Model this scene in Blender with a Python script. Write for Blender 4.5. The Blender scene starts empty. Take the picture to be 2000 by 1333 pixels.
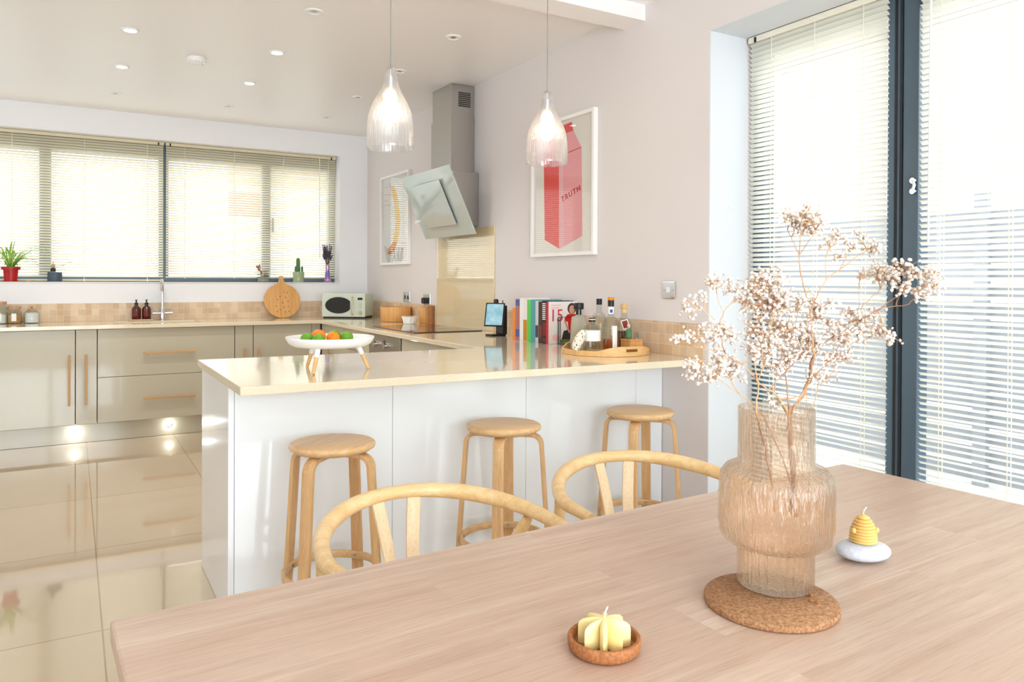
import bpy, bmesh, math, random
from mathutils import Vector, Matrix
random.seed(7)
PI = math.pi
SC = bpy.context.scene
COL = SC.collection

# ------------------------------------------------------------ camera
CAMZ = 1.261
FPX = 1468.14
YAW, PIT, ROL = math.radians(30.3167), math.radians(.31285), math.radians(.26715)
CX, CY = 1000.0, 554.6
_s, _c = math.sin, math.cos
FW = Vector((_s(YAW)*_c(PIT), _c(YAW)*_c(PIT), -_s(PIT)))
R0 = Vector((_c(YAW), -_s(YAW), 0)); U0 = R0.cross(FW)
RT = _c(ROL)*R0 + _s(ROL)*U0; UP = -_s(ROL)*R0 + _c(ROL)*U0
cam = bpy.data.cameras.new('camera'); camo = bpy.data.objects.new('camera', cam); COL.objects.link(camo)
cam.sensor_width = 36; cam.lens = FPX/2000*36; cam.shift_y = -(666.5-CY)/2000
cam.clip_start = .05; cam.clip_end = 200
M = Matrix((RT, UP, -FW)).transposed().to_4x4(); M.translation = Vector((0, 0, CAMZ)); camo.matrix_world = M
SC.camera = camo
def ray(u, v): return FW + RT*((u-CX)/FPX) - UP*((v-CY)/FPX)
def onX(u, v, x): r = ray(u, v); return r*(x/r.x) + Vector((0, 0, CAMZ))
def onY(u, v, y): r = ray(u, v); return r*(y/r.y) + Vector((0, 0, CAMZ))
def onZ(u, v, z): r = ray(u, v); return r*((z-CAMZ)/r.z) + Vector((0, 0, CAMZ))
def onD(u, v, d): return ray(u, v)*d + Vector((0, 0, CAMZ))

# ------------------------------------------------------------ world, added rear fill, exposure
w = bpy.data.worlds.new('sky'); SC.world = w; w.use_nodes = True
wn = w.node_tree.nodes; bg = wn['Background']
bg.inputs[0].default_value = (.94, .962, 1.0, 1); bg.inputs[1].default_value = 3.5
def area(name, loc, size, rot, energy, col=(1, 1, 1)):
    l = bpy.data.lights.new(name, 'AREA'); l.shape = 'RECTANGLE'; l.size, l.size_y = size; l.energy = energy; l.color = col
    o = bpy.data.objects.new(name, l); o.location = loc; o.rotation_euler = rot; COL.objects.link(o); return o
# lamp added outside the unseen rear opening, in place of daylight
area('added_rear_fill', (.2, -2.56, 1.2), (3.1, 1.9), (PI/2, 0, 0), 150, (.845, .91, 1))
SC.view_settings.view_transform = 'Standard'; SC.view_settings.look = 'None'
SC.view_settings.exposure = 0.42; SC.view_settings.gamma = 1.0; SC.view_settings.use_curve_mapping = False
SC.cycles.use_denoising = True
SC.cycles.max_bounces = 10; SC.cycles.transparent_max_bounces = 24; SC.cycles.diffuse_bounces = 5
SC.cycles.glossy_bounces = 5; SC.cycles.transmission_bounces = 10; SC.cycles.sample_clamp_indirect = 6
SC.cycles.caustics_reflective = False; SC.cycles.caustics_refractive = False

# ------------------------------------------------------------ materials
def lin(c):
    if max(c) > 1: c = [x/255 for x in c]
    return tuple((x/12.92 if x <= .04045 else ((x+.055)/1.055)**2.4) for x in c[:3]) + (1,)
def newmat(name):
    m = bpy.data.materials.new(name); m.use_nodes = True
    return m, m.node_tree, m.node_tree.nodes['Principled BSDF']
def setin(n, k, v):
    if k in n.inputs: n.inputs[k].default_value = v
def mat(name, col, rough=.5, metal=0, bump=None, coat=0, spec=.5, trans=0, ior=1.45, emit=None, var=None):
    m, t, p = newmat(name)
    p.inputs['Base Color'].default_value = lin(col); p.inputs['Roughness'].default_value = rough
    p.inputs['Metallic'].default_value = metal; setin(p, 'Coat Weight', coat); setin(p, 'Coat Roughness', .04)
    setin(p, 'Specular IOR Level', spec); setin(p, 'Transmission Weight', trans); setin(p, 'IOR', ior)
    if emit: setin(p, 'Emission Color', lin(emit[0])); setin(p, 'Emission Strength', emit[1])
    tc = t.nodes.new('ShaderNodeTexCoord')
    if var:
        n = t.nodes.new('ShaderNodeTexNoise'); n.inputs['Scale'].default_value = var[1]; n.inputs['Detail'].default_value = 4
        t.links.new(tc.outputs['Object'], n.inputs['Vector'])
        r = t.nodes.new('ShaderNodeValToRGB'); r.color_ramp.elements[0].color = lin(col); r.color_ramp.elements[1].color = lin(var[0])
        r.color_ramp.elements[0].position = .35; r.color_ramp.elements[1].position = .68
        t.links.new(n.outputs['Fac'], r.inputs['Fac']); t.links.new(r.outputs['Color'], p.inputs['Base Color'])
    if bump:
        n = t.nodes.new('ShaderNodeTexNoise'); n.inputs['Scale'].default_value = bump[0]; n.inputs['Detail'].default_value = 3
        t.links.new(tc.outputs['Object'], n.inputs['Vector'])
        b = t.nodes.new('ShaderNodeBump'); b.inputs['Strength'].default_value = bump[1]; b.inputs['Distance'].default_value = .002
        t.links.new(n.outputs['Fac'], b.inputs['Height']); t.links.new(b.outputs['Normal'], p.inputs['Normal'])
    return m
def wood(name, c1, c2, rough=.45, axis='X', scale=1.0, c3=None, planks=None, coat=0):
    m, t, p = newmat(name); p.inputs['Roughness'].default_value = rough; setin(p, 'Coat Weight', coat)
    tc = t.nodes.new('ShaderNodeTexCoord'); mp = t.nodes.new('ShaderNodeMapping')
    sc = {'X': (.7, 16, 16), 'Y': (16, .7, 16), 'Z': (16, 16, .7)}[axis]
    mp.inputs['Scale'].default_value = [x*scale for x in sc]
    t.links.new(tc.outputs['Object'], mp.inputs['Vector'])
    n = t.nodes.new('ShaderNodeTexNoise'); n.inputs['Scale'].default_value = 1.7; n.inputs['Detail'].default_value = 8
    n.inputs['Roughness'].default_value = .62; n.inputs['Distortion'].default_value = .7
    vec = mp.outputs['Vector']
    if planks:
        br = t.nodes.new('ShaderNodeTexBrick'); br.offset = .37; br.inputs['Scale'].default_value = 1
        br.inputs['Brick Width'].default_value = planks[0]; br.inputs['Row Height'].default_value = planks[1]
        br.inputs['Mortar Size'].default_value = .0003; br.inputs['Color1'].default_value = (0, 0, 0, 1); br.inputs['Color2'].default_value = (1, 1, 1, 1)
        br.inputs['Mortar'].default_value = (.5, .5, .5, 1); br.inputs['Mortar Smooth'].default_value = 1
        t.links.new(tc.outputs['Object'], br.inputs['Vector'])
        ad = t.nodes.new('ShaderNodeVectorMath'); ad.operation = 'ADD'
        mu = t.nodes.new('ShaderNodeVectorMath'); mu.operation = 'SCALE'; mu.inputs['Scale'].default_value = 13
        t.links.new(br.outputs['Color'], mu.inputs[0]); t.links.new(mu.outputs[0], ad.inputs[1]); t.links.new(vec, ad.inputs[0]); vec = ad.outputs[0]
    t.links.new(vec, n.inputs['Vector'])
    r = t.nodes.new('ShaderNodeValToRGB'); e = r.color_ramp.elements
    e[0].color = lin(c1); e[0].position = .3; e[1].color = lin(c2); e[1].position = .7
    t.links.new(n.outputs['Fac'], r.inputs['Fac']); out = r.outputs['Color']
    if planks:
        mx = t.nodes.new('ShaderNodeMix'); mx.data_type = 'RGBA'; mx.inputs['B'].default_value = lin(c3 or c2)
        ml = t.nodes.new('ShaderNodeMath'); ml.operation = 'MULTIPLY'; ml.inputs[1].default_value = .62
        t.links.new(br.outputs['Color'], ml.inputs[0]); t.links.new(ml.outputs[0], mx.inputs['Factor'])
        t.links.new(out, mx.inputs['A']); out = mx.outputs['Result']
    # fine pores
    n2 = t.nodes.new('ShaderNodeTexNoise'); n2.inputs['Scale'].default_value = 16; n2.inputs['Detail'].default_value = 3
    t.links.new(vec, n2.inputs['Vector'])
    mm = t.nodes.new('ShaderNodeMix'); mm.data_type = 'RGBA'; mm.blend_type = 'MULTIPLY'
    r2 = t.nodes.new('ShaderNodeValToRGB'); r2.color_ramp.elements[0].position = .3; r2.color_ramp.elements[0].color = (.72, .68, .62, 1); r2.color_ramp.elements[1].position = .5; r2.color_ramp.elements[1].color = (1, 1, 1, 1)
    mm.inputs['Factor'].default_value = .5
    t.links.new(n2.outputs['Fac'], r2.inputs['Fac']); t.links.new(out, mm.inputs['A']); t.links.new(r2.outputs['Color'], mm.inputs['B'])
    t.links.new(mm.outputs['Result'], p.inputs['Base Color'])
    b = t.nodes.new('ShaderNodeBump'); b.inputs['Strength'].default_value = .15; b.inputs['Distance'].default_value = .001
    t.links.new(n2.outputs['Fac'], b.inputs['Height']); t.links.new(b.outputs['Normal'], p.inputs['Normal'])
    return m
def tiles(name, c1, c2, grout, bw, rh, mortar, rough, swap=None, off=(0, 0, 0), bump=.4, coat=0, vary=.5):
    m, t, p = newmat(name); p.inputs['Roughness'].default_value = rough; setin(p, 'Coat Weight', coat); setin(p, 'Coat Roughness', .02)
    tc = t.nodes.new('ShaderNodeTexCoord'); sx = t.nodes.new('ShaderNodeSeparateXYZ'); cx = t.nodes.new('ShaderNodeCombineXYZ')
    t.links.new(tc.outputs['Object'], sx.inputs[0])
    a, b = {None: ('X', 'Y'), 'XZ': ('X', 'Z'), 'YZ': ('Y', 'Z')}[swap]
    for i, k in enumerate((a, b)):
        ad = t.nodes.new('ShaderNodeMath'); ad.operation = 'ADD'; ad.inputs[1].default_value = off[i]
        t.links.new(sx.outputs[k], ad.inputs[0]); t.links.new(ad.outputs[0], cx.inputs[i])
    br = t.nodes.new('ShaderNodeTexBrick'); br.offset = 0; br.inputs['Scale'].default_value = 1
    br.inputs['Brick Width'].default_value = bw; br.inputs['Row Height'].default_value = rh; br.inputs['Mortar Size'].default_value = mortar
    br.inputs['Mortar Smooth'].default_value = .2
    br.inputs['Color1'].default_value = lin(c1); br.inputs['Color2'].default_value = lin(c2); br.inputs['Mortar'].default_value = lin(grout)
    t.links.new(cx.outputs[0], br.inputs['Vector'])
    n = t.nodes.new('ShaderNodeTexNoise'); n.inputs['Scale'].default_value = 9 if rh < .2 else 1.3; n.inputs['Detail'].default_value = 5
    t.links.new(tc.outputs['Object'], n.inputs['Vector'])
    mx = t.nodes.new('ShaderNodeMix'); mx.data_type = 'RGBA'; mx.blend_type = 'MULTIPLY'; mx.inputs['Factor'].default_value = vary
    r = t.nodes.new('ShaderNodeValToRGB'); r.color_ramp.elements[0].color = (.72, .66, .6, 1); r.color_ramp.elements[0].position = .3; r.color_ramp.elements[1].color = (1, 1, 1, 1); r.color_ramp.elements[1].position = .62
    t.links.new(n.outputs['Fac'], r.inputs['Fac']); t.links.new(br.outputs['Color'], mx.inputs['A']); t.links.new(r.outputs['Color'], mx.inputs['B'])
    t.links.new(mx.outputs['Result'], p.inputs['Base Color'])
    bp = t.nodes.new('ShaderNodeBump'); bp.inputs['Strength'].default_value = bump; bp.inputs['Distance'].default_value = .001; bp.invert = True
    t.links.new(br.outputs['Fac'], bp.inputs['Height']); t.links.new(bp.outputs['Normal'], p.inputs['Normal'])
    return m
def glass(name, col=(255, 255, 255), clear=.85, rough=.0, bump=None, ior=1.45, refr=0.0, milk=0):
    """thin glass: see-through plus mirror by Fresnel; refr mixes in a refracting part"""
    m = bpy.data.materials.new(name); m.use_nodes = True; t = m.node_tree; t.nodes.clear()
    out = t.nodes.new('ShaderNodeOutputMaterial'); tr = t.nodes.new('ShaderNodeBsdfTransparent'); gl = t.nodes.new('ShaderNodeBsdfGlossy')
    tr.inputs[0].default_value = lin(col); gl.inputs['Roughness'].default_value = rough
    f0 = ((ior-1)/(ior+1))**2
    lw = t.nodes.new('ShaderNodeLayerWeight'); lw.inputs['Blend'].default_value = .5
    pw = t.nodes.new('ShaderNodeMath'); pw.operation = 'POWER'; pw.inputs[1].default_value = 5; t.links.new(lw.outputs['Facing'], pw.inputs[0])
    fr = t.nodes.new('ShaderNodeMath'); fr.operation = 'MULTIPLY_ADD'; fr.inputs[1].default_value = 1-f0; fr.inputs[2].default_value = f0; t.links.new(pw.outputs[0], fr.inputs[0])
    mx = t.nodes.new('ShaderNodeMixShader'); src = tr.outputs[0]
    nrm = None
    if bump:
        tc = t.nodes.new('ShaderNodeTexCoord'); mp = t.nodes.new('ShaderNodeMapping'); mp.inputs['Scale'].default_value = bump[0]
        n = t.nodes.new('ShaderNodeTexNoise'); n.inputs['Scale'].default_value = 1; n.inputs['Detail'].default_value = 2
        t.links.new(tc.outputs['Object'], mp.inputs['Vector']); t.links.new(mp.outputs[0], n.inputs['Vector'])
        bp = t.nodes.new('ShaderNodeBump'); bp.inputs['Strength'].default_value = bump[1]; bp.inputs['Distance'].default_value = bump[2]
        t.links.new(n.outputs['Fac'], bp.inputs['Height']); nrm = bp.outputs['Normal']
        t.links.new(nrm, lw.inputs['Normal']); t.links.new(nrm, gl.inputs['Normal'])
    if refr:
        gg = t.nodes.new('ShaderNodeBsdfGlass'); gg.inputs['Color'].default_value = lin(col); gg.inputs['IOR'].default_value = 1.25; gg.inputs['Roughness'].default_value = rough
        if nrm: t.links.new(nrm, gg.inputs['Normal'])
        m2 = t.nodes.new('ShaderNodeMixShader'); m2.inputs[0].default_value = refr
        t.links.new(tr.outputs[0], m2.inputs[1]); t.links.new(gg.outputs[0], m2.inputs[2]); src = m2.outputs[0]
    if milk:
        tl = t.nodes.new('ShaderNodeBsdfTranslucent'); tl.inputs[0].default_value = (1, 1, 1, 1); df = t.nodes.new('ShaderNodeBsdfDiffuse'); df.inputs[0].default_value = (1, 1, 1, 1)
        m3 = t.nodes.new('ShaderNodeMixShader'); m3.inputs[0].default_value = .5; t.links.new(tl.outputs[0], m3.inputs[1]); t.links.new(df.outputs[0], m3.inputs[2])
        m4 = t.nodes.new('ShaderNodeMixShader'); m4.inputs[0].default_value = milk; t.links.new(src, m4.inputs[1]); t.links.new(m3.outputs[0], m4.inputs[2]); src = m4.outputs[0]
    t.links.new(fr.outputs[0], mx.inputs[0]); t.links.new(src, mx.inputs[1]); t.links.new(gl.outputs[0], mx.inputs[2])
    t.links.new(mx.outputs[0], out.inputs['Surface'])
    return m
def translucent(name, col, tcol, fac):
    m, t, p = newmat(name); p.inputs['Base Color'].default_value = lin(col); p.inputs['Roughness'].default_value = .4
    tl = t.nodes.new('ShaderNodeBsdfTranslucent'); tl.inputs[0].default_value = lin(tcol)
    mx = t.nodes.new('ShaderNodeMixShader'); mx.inputs[0].default_value = fac
    out = t.nodes['Material Output']
    t.links.new(p.outputs[0], mx.inputs[1]); t.links.new(tl.outputs[0], mx.inputs[2]); t.links.new(mx.outputs[0], out.inputs['Surface'])
    return m
def emis(name, col, s):
    m = bpy.data.materials.new(name); m.use_nodes = True; t = m.node_tree; t.nodes.clear()
    out = t.nodes.new('ShaderNodeOutputMaterial'); e = t.nodes.new('ShaderNodeEmission'); e.inputs[0].default_value = lin(col); e.inputs[1].default_value = s
    t.links.new(e.outputs[0], out.inputs['Surface']); return m

W_WALL = mat('wall_paint', (227, 221, 221), .75, bump=(60, .05))
W_BACK = mat('back_wall_paint', (243, 243, 246), .75, bump=(60, .05))
W_CEIL = mat('ceiling_paint', (246, 243, 243), .38, bump=(50, .03))
W_WHITE = mat('white_paint', (246, 246, 246), .6)
FLOOR = tiles('floor_tiles', (196, 176, 150), (190, 170, 144), (150, 124, 88), .613, .93, .003, .06, off=(-.094+.613*5, -.26+.93*4), coat=.6, vary=.12, bump=.15)
MOSAIC = tiles('travertine_mosaic', (232, 210, 182), (212, 182, 148), (232, 214, 190), .05, .05, .0016, .55, swap='XZ', off=(.01, 0), bump=.5)
MOSAIC2 = tiles('travertine_mosaic_side', (230, 206, 176), (212, 180, 146), (234, 216, 192), .05, .05, .0016, .55, swap='YZ', off=(.01, 0), bump=.5)
STONE = mat('cream_quartz', (226, 211, 184), .1, coat=.5, var=((231, 218, 193), 160))
CREAM = mat('cream_gloss', (187, 179, 158), .16, coat=.35)
CREAM_D = mat('cream_carcass', (176, 164, 140), .5)
PENW = mat('white_gloss_panel', (240, 244, 248), .1, coat=.4)
OAK = wood('oak_handle', (184, 138, 88), (206, 164, 114), .5, 'Z', 3)
OAKX = wood('oak_handle_flat', (184, 138, 88), (206, 164, 114), .5, 'X', 3)
TABLE = wood('mango_wood_top', (184, 151, 130), (216, 193, 174), .36, 'X', 1.3, c3=(194, 162, 141), planks=(.74, .105))
TABLE_D = wood('mango_wood_side', (160, 108, 70), (190, 138, 98), .5, 'X', 1.3)
BEECH = wood('beech_stool', (212, 168, 116), (236, 200, 152), .42, 'X', 1.5, coat=.1)
BEECHZ = wood('beech_leg', (202, 156, 104), (230, 188, 138), .42, 'Z', 1.5, coat=.1)
ASH = wood('ash_chair', (226, 184, 124), (244, 214, 164), .38, 'X', 1.4, coat=.15)
ASHZ = wood('ash_splat', (232, 200, 156), (246, 222, 186), .42, 'Z', 1.6)
CORD = mat('paper_cord', (226, 208, 176), .8, bump=(120, .6))
BAMBOO = wood('bamboo', (208, 150, 84), (230, 178, 112), .45, 'Z', 2.4)
BAMBOOX = wood('bamboo_flat', (222, 172, 108), (238, 196, 138), .45, 'X', 2.0)
CORKM = mat('cork', (146, 98, 62), .85, bump=(300, .8), var=((186, 142, 102), 230))
CORKD = mat('dark_cork', (152, 92, 50), .7, bump=(300, .5), var=((182, 120, 72), 220))
CHROME = mat('chrome', (225, 225, 228), .12, 1)
STEEL = mat('brushed_steel', (186, 182, 176), .28, 1, bump=(90, .08))
STEEL_D = mat('oven_steel', (176, 170, 162), .35, 1)
BLACK = mat('black_plastic', (22, 22, 24), .4)
BLACKG = mat('black_glass', (12, 9, 8), .05, coat=.5)
DARKV = mat('vent_dark', (40, 38, 36), .7)
WHITEP = mat('white_plastic', (240, 240, 240), .4)
WHITEL = mat('white_lacquer', (244, 244, 246), .3, coat=.2)
HOODG = mat('grey_green_glass', (190, 200, 196), .06, coat=.6)
HOODE = mat('glass_edge', (214, 228, 222), .15)
SPLASH = mat('cream_back_painted_glass', (222, 204, 168), .05, coat=.6)
ANTH = mat('anthracite_frame', (80, 98, 112), .35)
ANTHD = mat('anthracite_gasket', (30, 34, 40), .6)
SLAT = translucent('cream_slat', (228, 218, 190), (255, 253, 246), .28)
SLATW = translucent('white_slat', (240, 238, 226), (255, 255, 252), .3)
RAILM = mat('blind_headrail', (226, 214, 184), .4)
RAILW = mat('blind_headrail_pale', (244, 238, 222), .4)
LCORD = mat('blind_cord', (246, 240, 224), .7)
PANE = glass('window_pane', (250, 253, 252))
CLEAR = glass('clear_glass', (238, 242, 240), rough=.02, ior=1.5)
FROST = mat('frosted_glass', (226, 228, 210), .35, trans=.55, ior=1.2)
RIBG = glass('ribbed_glass', (255, 255, 255), rough=.03, ior=1.6, refr=.5, milk=.010)
AMBERV = glass('amber_vase_glass', (255, 248, 240), rough=.05, bump=((190, 190, 26), 1.0, .006), ior=1.5, refr=.25)
PICG = glass('picture_glass', (252, 252, 252), ior=1.45)
WHITEF = mat('white_frame', (247, 244, 243), .35)
PAPER = mat('art_paper', (248, 242, 234), .8)
PAPERW = mat('white_paper', (246, 246, 244), .8)
RED = mat('print_red', (246, 76, 76), .7)
PINK = mat('print_pink', (255, 172, 178), .7)
PALEPINK = mat('print_pale_pink', (255, 190, 196), .7)
DKRED = mat('print_dark_red', (176, 26, 44), .7)
YELLOWP = mat('print_yellow', (250, 200, 70), .7)
ORANGEP = mat('print_orange', (232, 138, 30), .7)
GREYP = mat('print_grey', (206, 214, 208), .7)
BULB = emis('bulb_glow', (255, 226, 180), 14)
LEDW = emis('led_glow', (255, 252, 245), 14)
LEDC = emis('plinth_led_glow', (225, 240, 255), 30)
WAX = mat('pale_yellow_wax', (242, 220, 156), .45, bump=(40, .1)); setin(WAX.node_tree.nodes['Principled BSDF'], 'Subsurface Weight', .25)
WAX2 = mat('beeswax', (224, 182, 108), .45); setin(WAX2.node_tree.nodes['Principled BSDF'], 'Subsurface Weight', .2)
WICK = mat('wick', (244, 240, 236), .8)
PEBBLE = mat('white_pebble', (208, 210, 217), .8, bump=(300, .3), var=((194, 196, 204), 160))
STEMM = mat('dry_stem', (176, 128, 90), .7, var=((210, 170, 130), 20))
BLOOM = mat('dry_blossom', (236, 230, 224), .85, var=((208, 186, 166), 60))
LIME = mat('lime_skin', (112, 168, 40), .4, bump=(150, .3), var=((84, 142, 30), 14))
ORANGE = mat('orange_skin', (255, 136, 14), .42, bump=(160, .35))
TERRA = mat('red_pot', (176, 22, 24), .35)
LEAF = mat('spider_leaf', (126, 190, 60), .5, var=((206, 226, 130), 12))
LEAFD = mat('sage_leaf', (120, 140, 88), .6)
CACT = mat('cactus_green', (92, 128, 84), .6, bump=(60, .6))
LAV = mat('lavender', (84, 70, 88), .8)
LAVS = mat('lavender_stem', (110, 98, 78), .8)
BLUEG = mat('blue_grey_ceramic', (72, 84, 98), .4)
BROWN = mat('dried_brown', (156, 102, 58), .8)
MINT = mat('sage_enamel', (210, 218, 204), .25, coat=.3)
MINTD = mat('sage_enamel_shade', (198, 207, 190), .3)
GOLD = mat('brass_trim', (206, 186, 140), .3, .7)
AMBERB = mat('brown_bottle', (78, 20, 12), .12, coat=.4)
WHISKY = mat('amber_liquor', (166, 74, 16), .08, coat=.5)
WHISKYD = mat('dark_liquor', (120, 58, 30), .08, coat=.5)
LABELW = mat('white_label', (240, 240, 238), .6)
JARC = mat('jar_contents', (190, 136, 74), .7, var=((214, 170, 110), 90))
SALT = mat('white_salt', (246, 246, 246), .8)
DEVICE = mat('screen_image', (116, 170, 192), .2, var=((176, 208, 214), 18)); setin(DEVICE.node_tree.nodes['Principled BSDF'], 'Emission Color', lin((130, 180, 200))); setin(DEVICE.node_tree.nodes['Principled BSDF'], 'Emission Strength', .25)

# ------------------------------------------------------------ mesh helpers
def box(bm, x0, x1, y0, y1, z0, z1):
    x0, x1 = min(x0, x1), max(x0, x1); y0, y1 = min(y0, y1), max(y0, y1); z0, z1 = min(z0, z1), max(z0, z1)
    v = [bm.verts.new(p) for p in ((x0,y0,z0),(x1,y0,z0),(x1,y1,z0),(x0,y1,z0),(x0,y0,z1),(x1,y0,z1),(x1,y1,z1),(x0,y1,z1))]
    for f in ((0,3,2,1),(4,5,6,7),(0,1,5,4),(1,2,6,5),(2,3,7,6),(3,0,4,7)): bm.faces.new([v[i] for i in f])
    return v
def prism(bm, pts, axis, a, b):
    """polygon pts extruded between a and b along axis"""
    def P(p, k): return {'Z': (p[0], p[1], k), 'X': (k, p[0], p[1]), 'Y': (p[0], k, p[1])}[axis]
    lo = [bm.verts.new(P(p, a)) for p in pts]; hi = [bm.verts.new(P(p, b)) for p in pts]; n = len(pts)
    bm.faces.new(lo[::-1]); bm.faces.new(hi)
    for i in range(n): bm.faces.new((lo[i], lo[(i+1) % n], hi[(i+1) % n], hi[i]))
def lathe(bm, prof, n=32, c=(0, 0, 0), cap=True, sx=1, sy=1, wob=None):
    rings = []
    for j, (r, z) in enumerate(prof):
        if r < 1e-5: rings.append([bm.verts.new((c[0], c[1], c[2]+z))]); continue
        ring = []
        for i in range(n):
            a = 2*PI*i/n; rr = r*(wob(a, z) if wob else 1)
            ring.append(bm.verts.new((c[0]+rr*math.cos(a)*sx, c[1]+rr*math.sin(a)*sy, c[2]+z)))
        rings.append(ring)
    for a, b in zip(rings, rings[1:]):
        if len(a) == 1 and len(b) == 1: continue
        for i in range(n):
            j = (i+1) % n
            if len(a) == 1: bm.faces.new((a[0], b[j], b[i]))
            elif len(b) == 1: bm.faces.new((a[i], a[j], b[0]))
            else: bm.faces.new((a[i], a[j], b[j], b[i]))
    if cap:
        if len(rings[0]) > 1: bm.faces.new(rings[0][::-1])
        if len(rings[-1]) > 1: bm.faces.new(rings[-1])
def sweep(bm, pts, rad, n=8, closed=False, flat=None, up=None):
    """tube along pts; rad float or list; flat=(w,h) list/tuple gives a rectangular rounded section"""
    pts = [Vector(p) for p in pts]; N = len(pts)
    rads = rad if isinstance(rad, (list, tuple)) and not flat else [rad]*N
    rings = []; nrm = None
    for i, p in enumerate(pts):
        if closed: t = pts[(i+1) % N]-pts[i-1]
        else: t = pts[min(i+1, N-1)]-pts[max(i-1, 0)]
        t.normalize()
        if up is not None: nrm = (Vector(up) - t*Vector(up).dot(t)).normalized() if not callable(up) else (up(i)-t*up(i).dot(t)).normalized()
        elif nrm is None:
            k = Vector((0, 0, 1)) if abs(t.z) < .9 else Vector((1, 0, 0)); nrm = (k-t*k.dot(t)).normalized()
        else: nrm = (nrm-t*nrm.dot(t)).normalized()
        bn = t.cross(nrm); ring = []
        for k in range(n):
            a = 2*PI*k/n
            if flat:
                ww, hh = flat[i] if isinstance(flat, list) else flat
                ca, sa = math.cos(a), math.sin(a); e = .35
                ring.append(bm.verts.new(p + bn*(ww/2*math.copysign(abs(ca)**e, ca)) + nrm*(hh/2*math.copysign(abs(sa)**e, sa))))
            else: ring.append(bm.verts.new(p + bn*(rads[i]*math.cos(a)) + nrm*(rads[i]*math.sin(a))))
        rings.append(ring)
    R = rings + ([rings[0]] if closed else [])
    for a, b in zip(R, R[1:]):
        for k in range(n): bm.faces.new((a[k], a[(k+1) % n], b[(k+1) % n], b[k]))
    if not closed: bm.faces.new(rings[0][::-1]); bm.faces.new(rings[-1])
def ball(bm, c, r, sub=2, sc=(1, 1, 1)):
    res = bmesh.ops.create_icosphere(bm, subdivisions=sub, radius=r)
    for v in res['verts']: v.co = Vector((v.co.x*sc[0]+c[0], v.co.y*sc[1]+c[1], v.co.z*sc[2]+c[2]))
    return res['verts']
def smooth_path(pts, n=6):
    pts = [Vector(p) for p in pts]; out = []
    P = [2*pts[0]-pts[1]] + pts + [2*pts[-1]-pts[-2]]
    for i in range(1, len(P)-2):
        for k in range(n):
            t = k/n; a, b, c, d = P[i-1], P[i], P[i+1], P[i+2]
            out.append(.5*((2*b)+(c-a)*t+(2*a-5*b+4*c-d)*t*t+(3*b-a-3*c+d)*t**3))
    out.append(pts[-1]); return out
def BM(): return bmesh.new()
def obj(name, bm, m, parent=None, smooth=False, bevel=0, seg=2, angle=40):
    off = Vector((0, 0, 0)); p = parent
    root = p
    while root is not None and root.parent is not None: root = root.parent
    if root is not None and not root.get('_local'): off = Vector(root.location)
    bmesh.ops.recalc_face_normals(bm, faces=bm.faces[:])
    if off.length: bmesh.ops.translate(bm, vec=-off, verts=bm.verts[:])
    me = bpy.data.meshes.new(name); bm.to_mesh(me); bm.free()
    if isinstance(m, (list, tuple)):
        for x in m: me.materials.append(x)
    else: me.materials.append(m)
    o = bpy.data.objects.new(name, me); COL.objects.link(o)
    if parent is not None: o.parent = parent
    if smooth:
        for f in me.polygons: f.use_smooth = True
        try: me.set_sharp_from_angle(angle=math.radians(angle))
        except Exception: pass
    if bevel:
        md = o.modifiers.new('bevel', 'BEVEL'); md.width = bevel; md.segments = seg; md.limit_method = 'ANGLE'; md.angle_limit = math.radians(35)
    return o
def tag(o, label, cat, group=None, kind=None):
    o['label'] = label; o['category'] = cat
    if group: o['group'] = group
    if kind: o['kind'] = kind
    return o
def thing(name, label, cat, loc=(0, 0, 0), group=None, local=False):
    o = bpy.data.objects.new(name, None); COL.objects.link(o); o.location = loc; o.empty_display_size = .1
    if local: o['_local'] = 1
    return tag(o, label, cat, group)
def struct(name, bm, m, parent=None, label=None, **k):
    o = obj(name, bm, m, parent, **k)
    if parent is None: o['kind'] = 'structure'
    if label: o['label'] = label
    return o
def dup(root, loc, rz, label):
    r = root.copy(); COL.objects.link(r); r.location = loc; r.rotation_euler = (0, 0, rz); r['label'] = label
    for ch in list(root.children):
        c = ch.copy(); COL.objects.link(c); c.parent = r
        for g in list(ch.children):
            d = g.copy(); COL.objects.link(d); d.parent = c
    return r
def text_mesh(name, s, size, m, loc, rot, parent=None, extr=.0003, sx=1.0, bold=0, space=1):
    cu = bpy.data.curves.new(name, 'FONT'); cu.body = s; cu.size = size; cu.extrude = extr; cu.align_x = 'CENTER'; cu.align_y = 'CENTER'; cu.offset = bold; cu.space_character = space
    t = bpy.data.objects.new(name+'_tmp', cu); COL.objects.link(t); bpy.context.view_layer.update()
    me = bpy.data.meshes.new_from_object(t.evaluated_get(bpy.context.evaluated_depsgraph_get())); bpy.data.objects.remove(t)
    me.name = name; me.materials.clear(); me.materials.append(m)
    for v in me.vertices: v.co.x *= sx
    o = bpy.data.objects.new(name, me); COL.objects.link(o)
    root = parent
    while root is not None and root.parent is not None: root = root.parent
    off = Vector(root.location) if root is not None and not root.get('_local') else Vector((0, 0, 0))
    o.location = Vector(loc)-off; o.rotation_euler = rot
    if parent is not None: o.parent = parent
    return o

XR, YB, ZC, ZW = 2.51, 7.126, 2.66, .90
XL, YF = -2.7, -2.3
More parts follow.
